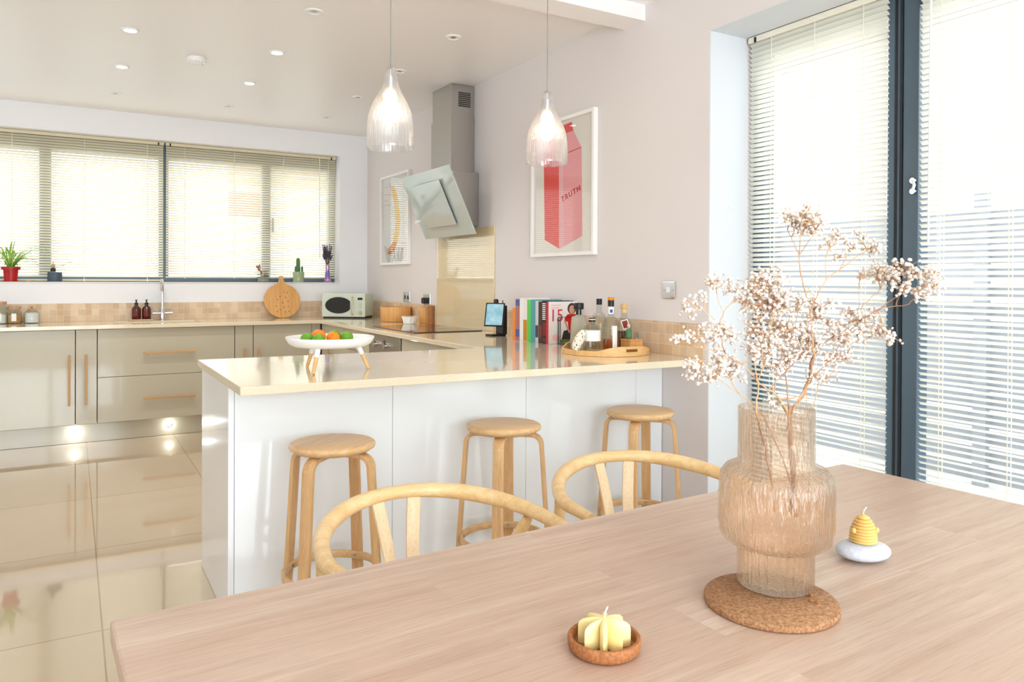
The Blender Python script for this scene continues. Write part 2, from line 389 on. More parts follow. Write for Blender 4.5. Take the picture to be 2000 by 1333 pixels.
# ------------------------------------------------------------ room shell
bm = BM(); box(bm, XL, 2.9, YF, 7.45, -.1, 0); struct('floor', bm, FLOOR)
bm = BM(); box(bm, XL-.2, 2.9, YF-.2, 7.45, ZC, ZC+.15); struct('ceiling', bm, W_CEIL)
bm = BM(); box(bm, XL-.1, XR, 2.964, 3.13, 2.58, ZC); struct('trim_1', bm, W_CEIL, label='downstand beam across the ceiling')
# back wall with the wide window opening (x -1.9..2.232, z 1.222..2.455)
WX0, WX1, WZ0, WZ1 = -1.9, 2.232, 1.222, 2.452
bm = BM()
box(bm, XL, WX0, YB, 7.42, 0, ZC); box(bm, WX1, 2.9, YB, 7.42, 0, ZC)
box(bm, WX0, WX1, YB, 7.42, 0, WZ0); box(bm, WX0, WX1, YB, 7.42, WZ1, ZC)
struct('wall_back', bm, W_BACK)
bm = BM(); box(bm, WX0, WX1, YB-.012, 7.29, WZ0, WZ0+.004); struct('trim_2', bm, W_WHITE, label='white window sill')
# right wall: solid from y 2.51 to the back, header over the glazed doors
bm = BM()
box(bm, XR, 2.9, 2.511, YB, 0, ZC); box(bm, XR, 2.9, -1.6, 2.511, 2.405, ZC); box(bm, XR, 2.9, YF, -1.6, 0, ZC)
struct('wall_right', bm, W_WALL)
bm = BM()
box(bm, XR+.002, 2.735, 2.509, 2.5115, 0, 2.404); box(bm, XR+.001, 2.735, -1.6, 2.51, 2.401, 2.4055)
struct('trim_3', bm, mat('reveal_paint', (218, 221, 226), .7), label='white plastered reveal of the glazed doors')
# unseen left and rear walls; openings made up to let light in
bm = BM()
box(bm, XL-.2, XL, YF, 4.3, 0, ZC); box(bm, XL-.2, XL, 5.7, 7.42, 0, ZC); box(bm, XL-.2, XL, 4.3, 5.7, 0, .9); box(bm, XL-.2, XL, 4.3, 5.7, 2.45, ZC)
struct('wall_left', bm, W_BACK)
bm = BM()
box(bm, XL-.2, -1.4, YF-.2, YF, 0, ZC); box(bm, 1.8, 2.9, YF-.2, YF, 0, ZC); box(bm, -1.4, 1.8, YF-.2, YF, 0, .3); box(bm, -1.4, 1.8, YF-.2, YF, 2.35, ZC)
struct('wall_front', bm, W_BACK)

def added_window(n, axis, a0, a1, p0, p1, z0, z1, mull):  # frame and pane for the made-up light openings
    b = BM()
    def bx(s0, s1, za, zb):
        if axis == 'X': box(b, s0, s1, p0, p1, za, zb)
        else: box(b, p0, p1, s0, s1, za, zb)
    bx(a0, a1, z0, z0+.06); bx(a0, a1, z1-.06, z1); bx(a0, a0+.06, z0+.06, z1-.06); bx(a1-.06, a1, z0+.06, z1-.06)
    for m_ in mull: bx(m_-.04, m_+.04, z0+.06, z1-.06)
    f = struct('window_%d' % n, b, ANTH); b = BM(); q = (p0+p1)/2
    if axis == 'X': box(b, a0+.05, a1-.05, q-.003, q+.003, z0+.05, z1-.05)
    else: box(b, q-.003, q+.003, a0+.05, a1-.05, z0+.05, z1-.05)
    obj('window_pane', b, PANE, f)
added_window(2, 'X', -1.4, 1.8, YF-.15, YF-.09, .3, 2.35, [-.33, .73])  # made-up rear window, put in as a light source
added_window(3, 'Y', 4.3, 5.7, XL-.15, XL-.09, .9, 2.45, [5.0])  # made-up left window, sized to brighten the kitchen
# kitchen window: frame, mullions, panes
wf = BM()
box(wf, WX0, WX1, 7.29, 7.36, WZ0, WZ0+.05); box(wf, WX0, WX1, 7.29, 7.36, WZ1-.13, WZ1)
for x0, x1 in ((WX0, WX0+.06), (-1.1, -1.02), (-.238, -.152), (.655, .735), (1.536, 1.616), (2.168, WX1)):
    box(wf, x0, x1, 7.29, 7.36, WZ0+.05, WZ1-.13)
win = struct('window_1', wf, ANTH)
g = BM()
box(g, WX0+.05, WX1-.05, 7.322, 7.327, WZ0+.04, WZ1-.12); obj('window_pane', g, PANE, win)
h = BM(); box(h, 1.626, 1.64, 7.262, 7.29, 1.70, 1.83); box(h, 1.628, 1.638, 7.25, 7.262, 1.70, 1.80); obj('window_handle', h, ANTH, win, bevel=.002)

# glazed doors on the right (plane x about 2.78)
def door(n, y0, y1):
    b = BM(); X0, X1 = 2.79, 2.86; f = .062
    box(b, X0, X1, y0, y0+f, 0, 2.402); box(b, X0, X1, y1-f, y1, 0, 2.402); box(b, X0, X1, y0+f, y1-f, 0, .09); box(b, X0, X1, y0+f, y1-f, 2.33, 2.402)
    d = struct('door_%d' % n, b, ANTH, bevel=.003)
    b = BM(); box(b, X0+.032, X0+.038, y0+f-.005, y1-f+.005, .085, 2.335); obj('glass_pane', b, PANE, d)
    b = BM(); box(b, X0-.004, X0+.001, y0-.002, y0+.008, .02, 2.38); box(b, X0-.003, X0+.002, y0+.02, y0+.03, .02, 2.38); obj('gasket', b, ANTHD, d)
    return d
d1 = door(1, 1.765, 2.505); d2 = door(2, .99, 1.762); d3 = door(3, .2, .987); d4 = door(4, -1.595, .197)
b = BM(); sweep(b, [(2.789, 1.715, 1.648), (2.776, 1.715, 1.648)], .011, 12); sweep(b, [(2.789, 1.715, 1.607), (2.776, 1.715, 1.607)], .011, 12); sweep(b, [(2.779, 1.715, 1.607), (2.779, 1.708, 1.63), (2.779, 1.715, 1.648)], .006, 8)
obj('door_catch', b, CHROME, d2, smooth=True)

# ------------------------------------------------------------ venetian blinds
def slat_mesh(bm, axis, a0, a1, zlist, pos, wid, tilt, curve=.0022):
    """slats along axis; pos = centre in the other horizontal axis, room side is lower pos; room-side edge is high"""
    for z in zlist:
        prev = None
        for k in range(4):
            s = (k/3-.5)*wid; cu = curve*(1-(2*k/3-1)**2)
            dp, dz = s*math.cos(tilt) + cu*math.sin(tilt), -s*math.sin(tilt) + cu*math.cos(tilt)
            if axis == 'X': p = (bm.verts.new((a0, pos+dp, z+dz)), bm.verts.new((a1, pos+dp, z+dz)))
            else: p = (bm.verts.new((pos+dp, a0, z+dz)), bm.verts.new((pos+dp, a1, z+dz)))
            if prev: bm.faces.new((prev[0], prev[1], p[1], p[0]))
            prev = p
def blind(label, axis, a0, a1, pos, ztop, zbot, tilt, pitch, cords, slm, rlm, wand=None, group=None, closed_top=0):
    loc = ((a0+a1)/2, pos, zbot) if axis == 'X' else (pos, (a0+a1)/2, zbot)
    t = thing('venetian_blind', label, 'blind', loc, group)
    def bx(bm, s0, s1, p0, p1, z0, z1):
        if axis == 'X': box(bm, s0, s1, p0, p1, z0, z1)
        else: box(bm, p0, p1, s0, s1, z0, z1)
    b = BM(); bx(b, a0, a1, pos-.014, pos+.014, ztop-.028, ztop); obj('headrail', b, rlm, t, bevel=.003)
    for e in (a0+.03, a1-.05):
        b = BM(); bx(b, e, e+.012, pos-.0165, pos-.013, ztop-.03, ztop-.006); obj('headrail_clip', b, BLACK, t)
    zs = []; z = ztop-.042
    while z > zbot+.02: zs.append(z); z -= pitch
    b = BM(); slat_mesh(b, axis, a0+.004, a1-.004, zs, pos, .025, tilt); s = obj('slats', b, slm, t, smooth=True)
    b = BM(); bx(b, a0+.002, a1-.002, pos-.012, pos+.012, zbot, zbot+.014); obj('bottom_rail', b, rlm, t, bevel=.002)
    for c in cords:
        b = BM()
        for dp in (-.0125, .0125): bx(b, c-.0013, c+.0013, pos+dp-.0006, pos+dp+.0006, zbot+.01, ztop-.03)
        bx(b, c-.004, c+.004, pos-.0135, pos-.0125, zbot-.004, zbot+.018)
        obj('ladder_cord', b, LCORD, t)
    if wand is not None:
        b = BM()
        p0 = (wand, pos-.02, ztop-.03) if axis == 'X' else (pos-.02, wand, ztop-.03)
        sweep(b, [p0, (p0[0]+(.002 if axis == 'X' else -.004), p0[1]+(-.004 if axis == 'X' else .002), ztop-1.0)], .004, 8); obj('tilt_wand', b, WHITEP, t, smooth=True)
    return t
KT = math.radians(40)
blind('cream venetian blind on left half of kitchen window, above the spider plant', 'X', WX0+.01, .690, 7.235, WZ1-.002, WZ0+.012, KT, .0222, [-1.5, -.95, -.42, .085, .56], SLAT, RAILM, None, 'cream blinds on the kitchen window')
blind('cream venetian blind on right half of kitchen window, above the cactus', 'X', .704, 2.222, 7.235, WZ1-.002, WZ0+.042, KT, .0222, [.86, 1.28, 1.72, 2.15], SLAT, RAILM, 2.06, 'cream blinds on the kitchen window')
PT = math.radians(33)
blind('pale venetian blind on the glazed door nearest the kitchen counter', 'Y', 1.797, 2.497, 2.752, 2.400, .06, PT, .0222, [1.9, 2.36, 2.13], SLATW, RAILW, None, 'pale blinds on the glazed doors')
blind('pale venetian blind at right edge, right of the dark door post', 'Y', 1.01, 1.672, 2.752, 2.400, .06, PT, .0222, [1.10, 1.35, 1.585], SLATW, RAILW, 1.62, 'pale blinds on the glazed doors')
blind('pale venetian blind beyond the right edge of the view', 'Y', .21, .98, 2.752, 2.400, .06, PT, .0222, [.35, .85], SLATW, RAILW, None, 'pale blinds on the glazed doors')

# ------------------------------------------------------------ outside
GROUND = mat('pale_paving', (222, 220, 216), .9, var=((196, 196, 192), 3))
FENCE = mat('grey_fence', (138, 142, 148), .8)
FENCEP = mat('pale_fence', (176, 190, 200), .8)
POSTW = mat('white_post', (240, 240, 240), .7)
BRICK = tiles('brick_wall', (206, 168, 148), (192, 152, 132), (216, 206, 196), .22, .075, .006, .9, swap='XZ')
RENDER_ = mat('pale_render', (226, 218, 208), .9)
BARK = mat('branch_bark', (120, 104, 88), .9)
bm = BM(); box(bm, -40, 40, 7.43, 60, -.25, -.15); box(bm, 2.905, 40, -30, 7.43, -.25, -.15); struct('ground', bm, GROUND)
def slat_fence(name, label, along, a0, a1, pos, h, m, n, pw):
    t = thing(name, label, 'fence', (pos, (a0+a1)/2, -.15) if along == 'Y' else ((a0+a1)/2, pos, -.15))
    b = BM(); st = h/n
    for i in range(n):
        z0 = -.13+i*st
        if along == 'Y': box(b, pos, pos+.02, a0, a1, z0, z0+st*.86)
        else: box(b, a0, a1, pos, pos+.02, z0, z0+st*.86)
    obj('slat_panel', b, m, t)
    k = a0
    while k <= a1+.01:
        b = BM()
        if along == 'Y': box(b, pos-.05, pos, k, k+.09, -.15, h)
        else: box(b, k, k+pw, pos-.06, pos, -.15, h)
        obj('fence_post', b, m if along == 'Y' else POSTW, t); k += 1.8 if along == 'Y' else 1.0
    return t
slat_fence('garden_fence', 'grey horizontal slat fence outside the glazed doors', 'Y', -2.6, 9.0, 5.45, 1.9, FENCE, 15, .1)
slat_fence('picket_fence', 'pale fence with white posts outside the kitchen window', 'X', -3.6, 3.0, 11.5, 1.38, FENCEP, 8, .2)
ht = thing('brick_house', 'brick house seen faintly through the right kitchen blind', 'building', (6.0, 15.0, -.15))
b = BM(); box(b, 3.2, 9.5, 14.0, 19.0, -.15, 4.2); obj('wall', b, mat('white_render', (238, 236, 230), .9), ht)
a_, c_ = onY(446, 322, 13.98), onY(650, 372, 13.98); b = BM(); box(b, a_.x, c_.x+1, 13.96, 14.0, c_.z, a_.z); obj('brick_gable', b, BRICK, ht)
a_, c_ = onY(446, 372, 13.98), onY(520, 424, 13.98); b = BM(); box(b, a_.x, c_.x, 13.9, 14.0, c_.z, a_.z-.01); obj('brick_bay', b, mat('bay_brown', (150, 112, 96), .9), ht)
b = BM(); prism(b, [(13.7, 4.2), (19.3, 4.2), (16.5, 6.2)], 'X', 3.0, 9.7); obj('roof', b, mat('slate', (110, 100, 98), .9), ht)
nt = thing('neighbour_house', 'pale rendered house beyond the grey fence', 'building', (13, 4, -.15))
b = BM(); box(b, 11.5, 18, -1, 9.5, -.15, 5.2); obj('wall', b, RENDER_, nt)
b = BM(); prism(b, [(11.1, 5.2), (18.4, 5.2), (14.7, 7.8)], 'Y', -1.3, 9.8); obj('roof', b, mat('tile_roof', (150, 120, 110), .9), nt)
for yy in (.6, 3.6, 6.4):
    b = BM(); box(b, 11.42, 11.5, yy, yy+1.1, 2.6, 3.8); f = obj('window', b, POSTW, nt)
    b = BM(); box(b, 11.40, 11.425, yy+.07, yy+1.03, 2.67, 3.73); obj('pane', b, mat('window_grey', (176, 182, 190), .3), f)

# ------------------------------------------------------------ worktop (one continuous slab)
def slab(cells, z0, z1):
    bm = BM(); V = {}
    def v(p, z):
        k = (round(p[0], 4), round(p[1], 4), z)
        if k not in V: V[k] = bm.verts.new(k)
        return V[k]
    cnt = {}
    for c in cells:
        bm.faces.new([v(p, z1) for p in c]); bm.faces.new([v(p, z0) for p in c][::-1])
        for i in range(4):
            a, b2 = c[i], c[(i+1) % 4]; k = frozenset(((round(a[0], 4), round(a[1], 4)), (round(b2[0], 4), round(b2[1], 4))))
            cnt.setdefault(k, []).append((a, b2))
    for k, l in cnt.items():
        if len(l) == 1:
            a, b2 = l[0]; bm.faces.new((v(a, z0), v(b2, z0), v(b2, z1), v(a, z1)))
    return bm
xs = [XL+.002, .30, .92, 1.86, XR-.002]; ys = [6.50, 6.60, 6.99, YB-.002]
cells = []
for i in range(4):
    for j in range(3):
        if i == 1 and j == 1: continue
        cells.append([(xs[i], ys[j]), (xs[i+1], ys[j]), (xs[i+1], ys[j+1]), (xs[i], ys[j+1])])
cells.append([(1.86, 3.503), (XR-.002, 3.503), (XR-.002, 6.5), (1.86, 6.5)])
yf = 2.60-.06*(1.86-.48)/(2.51-.48)
cells.append([(.48, 2.600), (1.86, yf), (1.86, 3.503), (.479, 3.573)])
cells.append([(1.86, yf), (XR-.002, 2.541), (XR-.002, 3.503), (1.86, 3.503)])
wt = obj('worktop', slab(cells, .870, ZW), STONE, None, bevel=.003)
tag(wt, 'continuous cream stone worktop running under the window, past the hob and along the breakfast bar', 'worktop')
# sink under the cut-out
t = thing('sink', 'inset sink bowl in the cream worktop in front of the chrome tap', 'sink', (.61, 6.8, .70))
b = BM()
box(b, .30, .92, 6.60, 6.605, .70, .869); box(b, .30, .92, 6.985, 6.99, .70, .869); box(b, .30, .305, 6.605, 6.985, .70, .869); box(b, .915, .92, 6.605, 6.985, .70, .869); box(b, .30, .92, 6.60, 6.99, .695, .70)
obj('bowl', b, STONE, t)
b = BM(); lathe(b, [(0, .700), (.04, .700), (.04, .704), (0, .704)], 24, (.61, 6.8, 0)); obj('drain', b, CHROME, t)

# splashbacks
bm = BM(); box(bm, XL, XR-.008, YB-.008, YB-.0005, ZW+.0005, 1.050)
tag(obj('tile_splashback', bm, MOSAIC), 'beige stone mosaic strip behind sink under the kitchen window', 'splashback')
bm = BM(); box(bm, XR-.008, XR-.0005, 5.468, YB-.009, ZW+.0005, 1.055)
tag(obj('tile_splashback', bm, MOSAIC2), 'beige stone mosaic strip behind the bamboo bowl by the microwave', 'splashback')
bm = BM(); box(bm, XR-.008, XR-.0005, 2.535, 4.515, ZW+.0005, 1.060)
tag(obj('tile_splashback', bm, MOSAIC2), 'beige stone mosaic strip behind the drinks tray and the books', 'splashback')
bm = BM(); box(bm, XR-.010, XR-.0005, 4.522, 5.462, ZW+.0005, 1.632)
tag(obj('glass_splashback', bm, SPLASH, bevel=.001), 'tall cream glass splashback behind the hob', 'splashback')

# ------------------------------------------------------------ kitchen units, back run (fronts face the camera at y 6.54)
YD = 6.54
def vhandle(par, x, z0, z1, y=YD):
    b = BM(); box(b, x-.008, x+.008, y-.040, y-.024, z0, z1)
    for z in (z0+.03, z1-.03): box(b, x-.005, x+.005, y-.024, y, z-.005, z+.005)
    return obj('handle', b, OAK, par, bevel=.003)
def hhandle(par, x0, x1, z, y=YD):
    b = BM(); box(b, x0, x1, y-.040, y-.024, z-.008, z+.008)
    for x in (x0+.03, x1-.03): box(b, x-.005, x+.005, y-.024, y, z-.005, z+.005)
    return obj('handle', b, OAKX, par, bevel=.003)
def unit(label, x0, x1, handle=None, drawers=None, group='cream base units under the window'):
    t = thing('base_cabinet', label, 'cabinet', ((x0+x1)/2, 6.8, .145), group)
    top, by0 = .8695, YD+.02
    if drawers and len(drawers) == 2:
        b = BM(); g = .018
        box(b, x0+.002, x0+g, by0, YB-.01, .145, top); box(b, x1-g, x1-.002, by0, YB-.01, .145, top); box(b, x0+g, x1-g, by0, YB-.01, .145, .16)
        box(b, x0+g, x1-g, YB-.02, YB-.01, .16, top)
    else:
        b = BM(); box(b, x0+.002, x1-.002, by0, YB-.01, .145, top)
    obj('carcass', b, CREAM_D, t)
    if drawers:
        for (z0, z1, hx0, hx1, hz) in drawers:
            b = BM(); box(b, x0+.0016, x1-.0016, YD, YD+.019, z0, z1); d = obj('drawer', b, CREAM, t, bevel=.0015); hhandle(d, hx0, hx1, hz)
    else:
        b = BM(); box(b, x0+.0016, x1-.0016, YD, YD+.019, .150, .8655); d = obj('door', b, CREAM, t, bevel=.0015)
        if handle is not None: vhandle(d, handle, .30, .68)
    return t
unit('wide cream cabinet at left edge, below the glass jars', -.578, .019, -.020)
unit('cream cabinet out of view left of the wide one', -1.18, -.580, -1.13)
unit('cream cabinet furthest left along the window wall', -1.78, -1.182, -1.22)
unit('narrow cream cabinet between the wide cabinet and the drawers', .021, .163, .090)
unit('cream two-drawer unit under the sink with horizontal oak handles', .165, 1.162, None, [(.4985, .8655, .478, .858, .676), (.150, .4955, .480, .859, .319)])
unit('narrow cream cabinet right of the drawers, behind the breakfast bar end', 1.164, 1.310, 1.238)
unit('cream corner cabinet under the chopping board', 1.312, 1.803, 1.350)
b = BM(); box(b, 1.805, 1.878, YD, YD+.3, .15, .8695); tag(obj('corner_filler', b, CREAM), 'cream filler strip in the inner corner of the units', 'panel')
b = BM(); box(b, XL+.01, 1.92, 6.60, 6.616, .002, .147); tag(obj('plinth', b, CREAM), 'glossy cream plinth under the window units', 'plinth')
for i, x in enumerate((-1.3, -.64, .016, .672, 1.33)):
    lab = {2: 'round plinth light below the narrow cabinet', 3: 'round plinth light below the drawer unit'}.get(i, ['plinth light far left out of view', 'plinth light just beyond the left edge', '', '', 'plinth light hidden behind the breakfast bar'][i])
    t = thing('plinth_light', lab, 'light', (x, 6.597, .083), 'round plinth lights')
    def disc(r0, y0, y1):
        bb = BM(); N = 20
        lo = [bb.verts.new((x+r0*math.cos(2*PI*k/N), y0, .083+r0*math.sin(2*PI*k/N))) for k in range(N)]
        hi = [bb.verts.new((x+r0*math.cos(2*PI*k/N), y1, .083+r0*math.sin(2*PI*k/N))) for k in range(N)]
        bb.faces.new(lo); bb.faces.new(hi)
        for k in range(N): bb.faces.new((lo[k], lo[(k+1) % N], hi[(k+1) % N], hi[k]))
        return bb
    l = bpy.data.lights.new('plinth_glow', 'POINT'); l.energy = .35; l.color = (.85, .93, 1); l.shadow_soft_size = .02
    lo_ = bpy.data.objects.new('plinth_glow', l); COL.objects.link(lo_); lo_.parent = t; lo_.location = (0, -.03, 0)
    obj('ring', disc(.021, 6.5995, 6.597), CHROME, t); obj('lens', disc(.015, 6.597, 6.595), LEDC, t)

# right run (fronts face -x at x 1.88)
XD = 1.88
def runit(label, y0, y1, fronts, group='cream base units beside the hob'):
    t = thing('base_cabinet', label, 'cabinet', (2.2, (y0+y1)/2, .145), group)
    b = BM(); box(b, XD+.02, XR-.012, y0+.002, y1-.002, .145, .8695); obj('carcass', b, CREAM_D, t)
    for z0, z1, kind, a, c in fronts:
        b = BM(); box(b, XD, XD+.019, y0+.0016, y1-.0016, z0, z1); d = obj('drawer' if kind == 'h' else 'door', b, CREAM, t, bevel=.0015)
        b = BM()
        if kind == 'h': box(b, XD-.040, XD-.024, a, c, (z0+z1)/2-.008, (z0+z1)/2+.008); box(b, XD-.024, XD, a+.03, a+.04, (z0+z1)/2-.005, (z0+z1)/2+.005); box(b, XD-.024, XD, c-.04, c-.03, (z0+z1)/2-.005, (z0+z1)/2+.005)
        else: box(b, XD-.040, XD-.024, a-.008, a+.008, .30, .68); box(b, XD-.024, XD, a-.005, a+.005, .34, .35); box(b, XD-.024, XD, a-.005, a+.005, .63, .64)
        obj('handle', b, OAK, d, bevel=.003)
    return t
runit('cream cabinet next to the corner, left of the oven', 5.90, 6.50, [(.150, .8655, 'v', 6.208, 0)])
runit('cream drawer unit directly left of the oven', 5.290, 5.898, [(.71, .8655, 'h', 5.45, 5.75), (.43, .707, 'h', 5.45, 5.75), (.150, .427, 'h', 5.45, 5.75)])
runit('cream drawer unit right of the oven beside the breakfast bar', 3.60, 4.658, [(.50, .8655, 'h', 3.95, 4.33), (.150, .497, 'h', 3.95, 4.33)])
b = BM(); box(b, 1.93, 1.945, 3.60, 6.60, .002, .147); tag(obj('plinth', b, CREAM), 'cream plinth under the units beside the oven', 'plinth')
t = thing('oven', 'stainless steel built-in oven with two round knobs under the hob', 'oven', (2.15, 4.974, .15))
b = BM(); box(b, XD+.02, XR-.03, 4.672, 5.276, .15, .866); obj('body', b, STEEL_D, t)
b = BM(); box(b, XD-.004, XD+.019, 4.672, 5.276, .728, .866); pn = obj('control_panel', b, STEEL_D, t, bevel=.002)
b = BM(); box(b, XD-.006, XD-.004, 4.955, 4.985, .795, .835); obj('display', b, BLACKG, pn)
for yy, zz in ((5.116, .798), (4.914, .798)):
    b = BM(); sweep(b, [(XD-.005, yy, zz), (XD-.03, yy, zz)], .022, 20); obj('knob', b, CHROME, pn, smooth=True)
b = BM(); box(b, XD-.002, XD+.019, 4.674, 5.274, .16, .722); od = obj('oven_door', b, BLACKG, t, bevel=.002)
b = BM(); box(b, XD-.045, XD-.03, 4.72, 5.23, .67, .685); box(b, XD-.03, XD-.002, 4.74, 4.75, .67, .685); box(b, XD-.03, XD-.002, 5.20, 5.21, .67, .685); obj('handle', b, STEEL, od, bevel=.003)
t = thing('hob', 'black glass hob set in the worktop beside the cream glass splashback', 'hob', (2.217, 5.04, ZW))
b = BM(); box(b, 1.958, 2.476, 4.640, 5.440, ZW+.0003, ZW+.006); hb = obj('glass_top', b, BLACKG, t, bevel=.0015)
ZN = mat('hob_marking', (70, 64, 60), .3)
for px, py, r in ((2.08, 4.83, .09), (2.34, 4.83, .11), (2.08, 5.24, .11), (2.34, 5.24, .08)):
    b = BM(); lathe(b, [(r, .9060), (r+.002, .9060), (r+.002, .9063), (r, .9063), (r, .9060)], 40, (px, py, 0), cap=False); obj('cooking_zone', b, ZN, t)

# ------------------------------------------------------------ breakfast bar base
def yp(x, y0=2.878): return y0 - .0296*(x-.494)
pt = thing('breakfast_bar_base', 'white gloss panelled base of the breakfast bar behind the stools', 'cabinet', (1.5, 3.1, 0))
b = BM(); xsn = [.494, 1.117, 1.737, 2.346, XR-.003]
prism(b, [(.512, yp(.5)+.02), (XR-.003, yp(2.5)+.02), (XR-.003, 3.45), (1.90, 3.45), (.512, 3.515)], 'Z', .002, .8695); obj('carcass', b, CREAM_D, pt)
for i in range(3):
    x0, x1 = xsn[i]+(.018 if i == 0 else .0008), xsn[i+1]-.0008
    b = BM(); prism(b, [(x0, yp(x0)), (x1, yp(x1)), (x1, yp(x1)+.019), (x0, yp(x0)+.019)], 'Z', .004, .8695); obj('front_panel', b, PENW, pt, bevel=.001)
b = BM(); x0, x1 = 2.3468, XR-.003; prism(b, [(x0, yp(x0)), (x1, yp(x1)), (x1, yp(x1)+.019), (x0, yp(x0)+.019)], 'Z', .004, .8695); obj('front_panel', b, PENW, pt, bevel=.001)
b = BM(); prism(b, [(.490, yp(.49)), (.5105, yp(.51)), (.5105, 3.515), (.490, 3.520)], 'Z', .002, .8695); obj('end_panel', b, PENW, pt, bevel=.001)

# ------------------------------------------------------------ cooker hood
t = thing('cooker_hood', 'angled grey glass cooker hood with steel chimney on the right wall', 'cooker hood', (XR, 5.0, 1.58))
b = BM(); box(b, 2.325, XR-.001, 4.845, 5.165, 2.40, ZC-.001); ch = obj('upper_chimney', b, STEEL, t, bevel=.001)
b = BM()
for i in range(8): box(b, 2.382, 2.478, 4.8425, 4.8455, 2.502+i*.0135, 2.510+i*.0135)
obj('vent_grille', b, DARKV, ch)
b = BM(); box(b, 2.318, XR-.001, 4.838, 5.172, 2.02, 2.425); obj('lower_chimney', b, STEEL, t, bevel=.001)
b = BM(); prism(b, [(XR-.001, 1.648), (2.425, 1.648), (2.302, 1.95), (2.302, 2.025), (XR-.001, 2.025)], 'Y', 4.77, 5.27); obj('motor_box', b, STEEL, t, bevel=.002)
def tilt_plate(y0, y1, s0, s1, off, th, m, name, par):
    # panel plane: from (2.197,2.042) top to (2.408,1.578) bottom
    A = Vector((2.197, 0, 2.042)); B = Vector((2.408, 0, 1.578)); D = B-A; n = Vector((D.z, 0, -D.x)).normalized()
    if n.x > 0: n = -n
    bb = BM(); p = [A+D*s0+n*off, A+D*s1+n*off, A+D*s1+n*(off+th), A+D*s0+n*(off+th)]
    prism(bb, [(q.x, q.z) for q in p], 'Y', y0, y1); return obj(name, bb, m, par, bevel=.0012)
gp = tilt_plate(4.605, 5.455, 0, 1, 0, .008, HOODG, 'glass_panel', t)
tilt_plate(4.80, 5.285, .16, .82, .022, .006, HOODG, 'front_glass', t)
b = BM()
for yy in (4.9, 5.18):
    A = Vector((2.29, yy, 1.84)); sweep(b, [A, A+Vector((-.024, 0, -.011))], .012, 12)
obj('spacer', b, CHROME, t)
b = BM(); q = Vector((2.30-.012, 5.36, 1.70)); sweep(b, [q+Vector((.02, 0, .008)), q-Vector((.014, 0, .006))], .012, 14); obj('control_knob', b, WHITEP, t, smooth=True)

# ------------------------------------------------------------ sockets, switches
def plate(name, label, y0, y1, z0, z1, m=CHROME, extra='socket', cat='socket'):
    t = thing(name, label, cat, (XR, (y0+y1)/2, (z0+z1)/2))
    b = BM(); box(b, XR-.007, XR-.0005, y0, y1, z0, z1); f = obj('face_plate', b, m, t, bevel=.002)
    ym, zm = (y0+y1)/2, (z0+z1)/2
    if extra == 'switch':
        b = BM(); box(b, XR-.011, XR-.007, ym-.012, ym+.012, zm-.012, zm+.016); obj('rocker', b, WHITEP, t, bevel=.002)
        for s in (-.03, .03):
            b = BM(); sweep(b, [(XR-.0068, ym+s, zm), (XR-.0085, ym+s, zm)], .003, 10); obj('screw', b, STEEL_D, t)
    if extra == 'plug':
        b = BM(); box(b, XR-.045, XR-.0075, ym-.024, ym+.022, zm-.035, zm+.012); obj('plug', b, BLACK, t, bevel=.006)
    if extra == 'socket':
        for s in (-.03, .03):
            b = BM(); box(b, XR-.0078, XR-.0068, ym+s-.012, ym+s+.012, zm-.02, zm+.012); obj('pin_slot', b, BLACK, t)
    return t
plate('light_switch', 'square chrome switch on the right wall above the mosaic tiles', 2.728, 2.816, 1.172, 1.256, CHROME, 'switch', 'switch')
plate('wall_socket', 'chrome socket on the wall above the bamboo bowl', 6.02, 6.17, 1.065, 1.15, CHROME, 'socket')
plate('wall_socket', 'chrome socket with black plug above the wooden jar', 5.60, 5.74, 1.055, 1.14, CHROME, 'plug')

# ------------------------------------------------------------ pictures
def frame(label, y0, y1, z0, z1, fw, group=None):
    t = thing('framed_print', label, 'picture', (XR, (y0+y1)/2, z0), group)
    b = BM(); x0 = XR-.030; x1 = XR-.001
    box(b, x0, x1, y0, y0+fw, z0, z1); box(b, x0, x1, y1-fw, y1, z0, z1); box(b, x0, x1, y0+fw, y1-fw, z0, z0+fw); box(b, x0, x1, y0+fw, y1-fw, z1-fw, z1)
    obj('frame', b, WHITEF, t, bevel=.0015)
    b = BM(); box(b, XR-.010, XR-.006, y0+fw-.002, y1-fw+.002, z0+fw-.002, z1-fw+.002); pp = obj('print', b, PAPER, t)
    b = BM(); box(b, XR-.018, XR-.016, y0+fw-.001, y1-fw+.001, z0+fw-.001, z1-fw+.001); obj('glazing', b, PICG, t)
    return t, pp
def decal(par, name, pix, m, lay=0, x=XR-.0105):
    b = BM(); xx = x-.0004*lay
    vs = [b.verts.new((xx, onX(u, v, XR-.01).y, onX(u, v, XR-.01).z)) for u, v in pix]
    vb = [b.verts.new((xx+.0003, q.co.y, q.co.z)) for q in vs]
    b.faces.new(vs); b.faces.new(vb[::-1]); n = len(vs)
    for i in range(n): b.faces.new((vs[i], vs[(i+1) % n], vb[(i+1) % n], vb[i]))
    return obj(name, b, m, par)
t, pp = frame('large white framed print of a red and pink milk carton reading TRUTH', 3.355, 4.015, 1.402, 2.218, .022)
pp.data.materials[0] = PAPER
decal(pp, 'carton_left_side', [(1062, 300), (1092, 316), (1092, 486), (1064, 469)], RED)
decal(pp, 'carton_front', [(1092, 316), (1136, 288), (1137.5, 461), (1103, 481), (1092, 486)], PINK)
decal(pp, 'carton_corner', [(1092, 316), (1100, 312), (1101, 482), (1092, 487)], PALEPINK, 1)
decal(pp, 'carton_roof', [(1062, 300), (1076, 268), (1104, 250), (1120, 255), (1136, 288), (1092, 316)], PINK, 1)
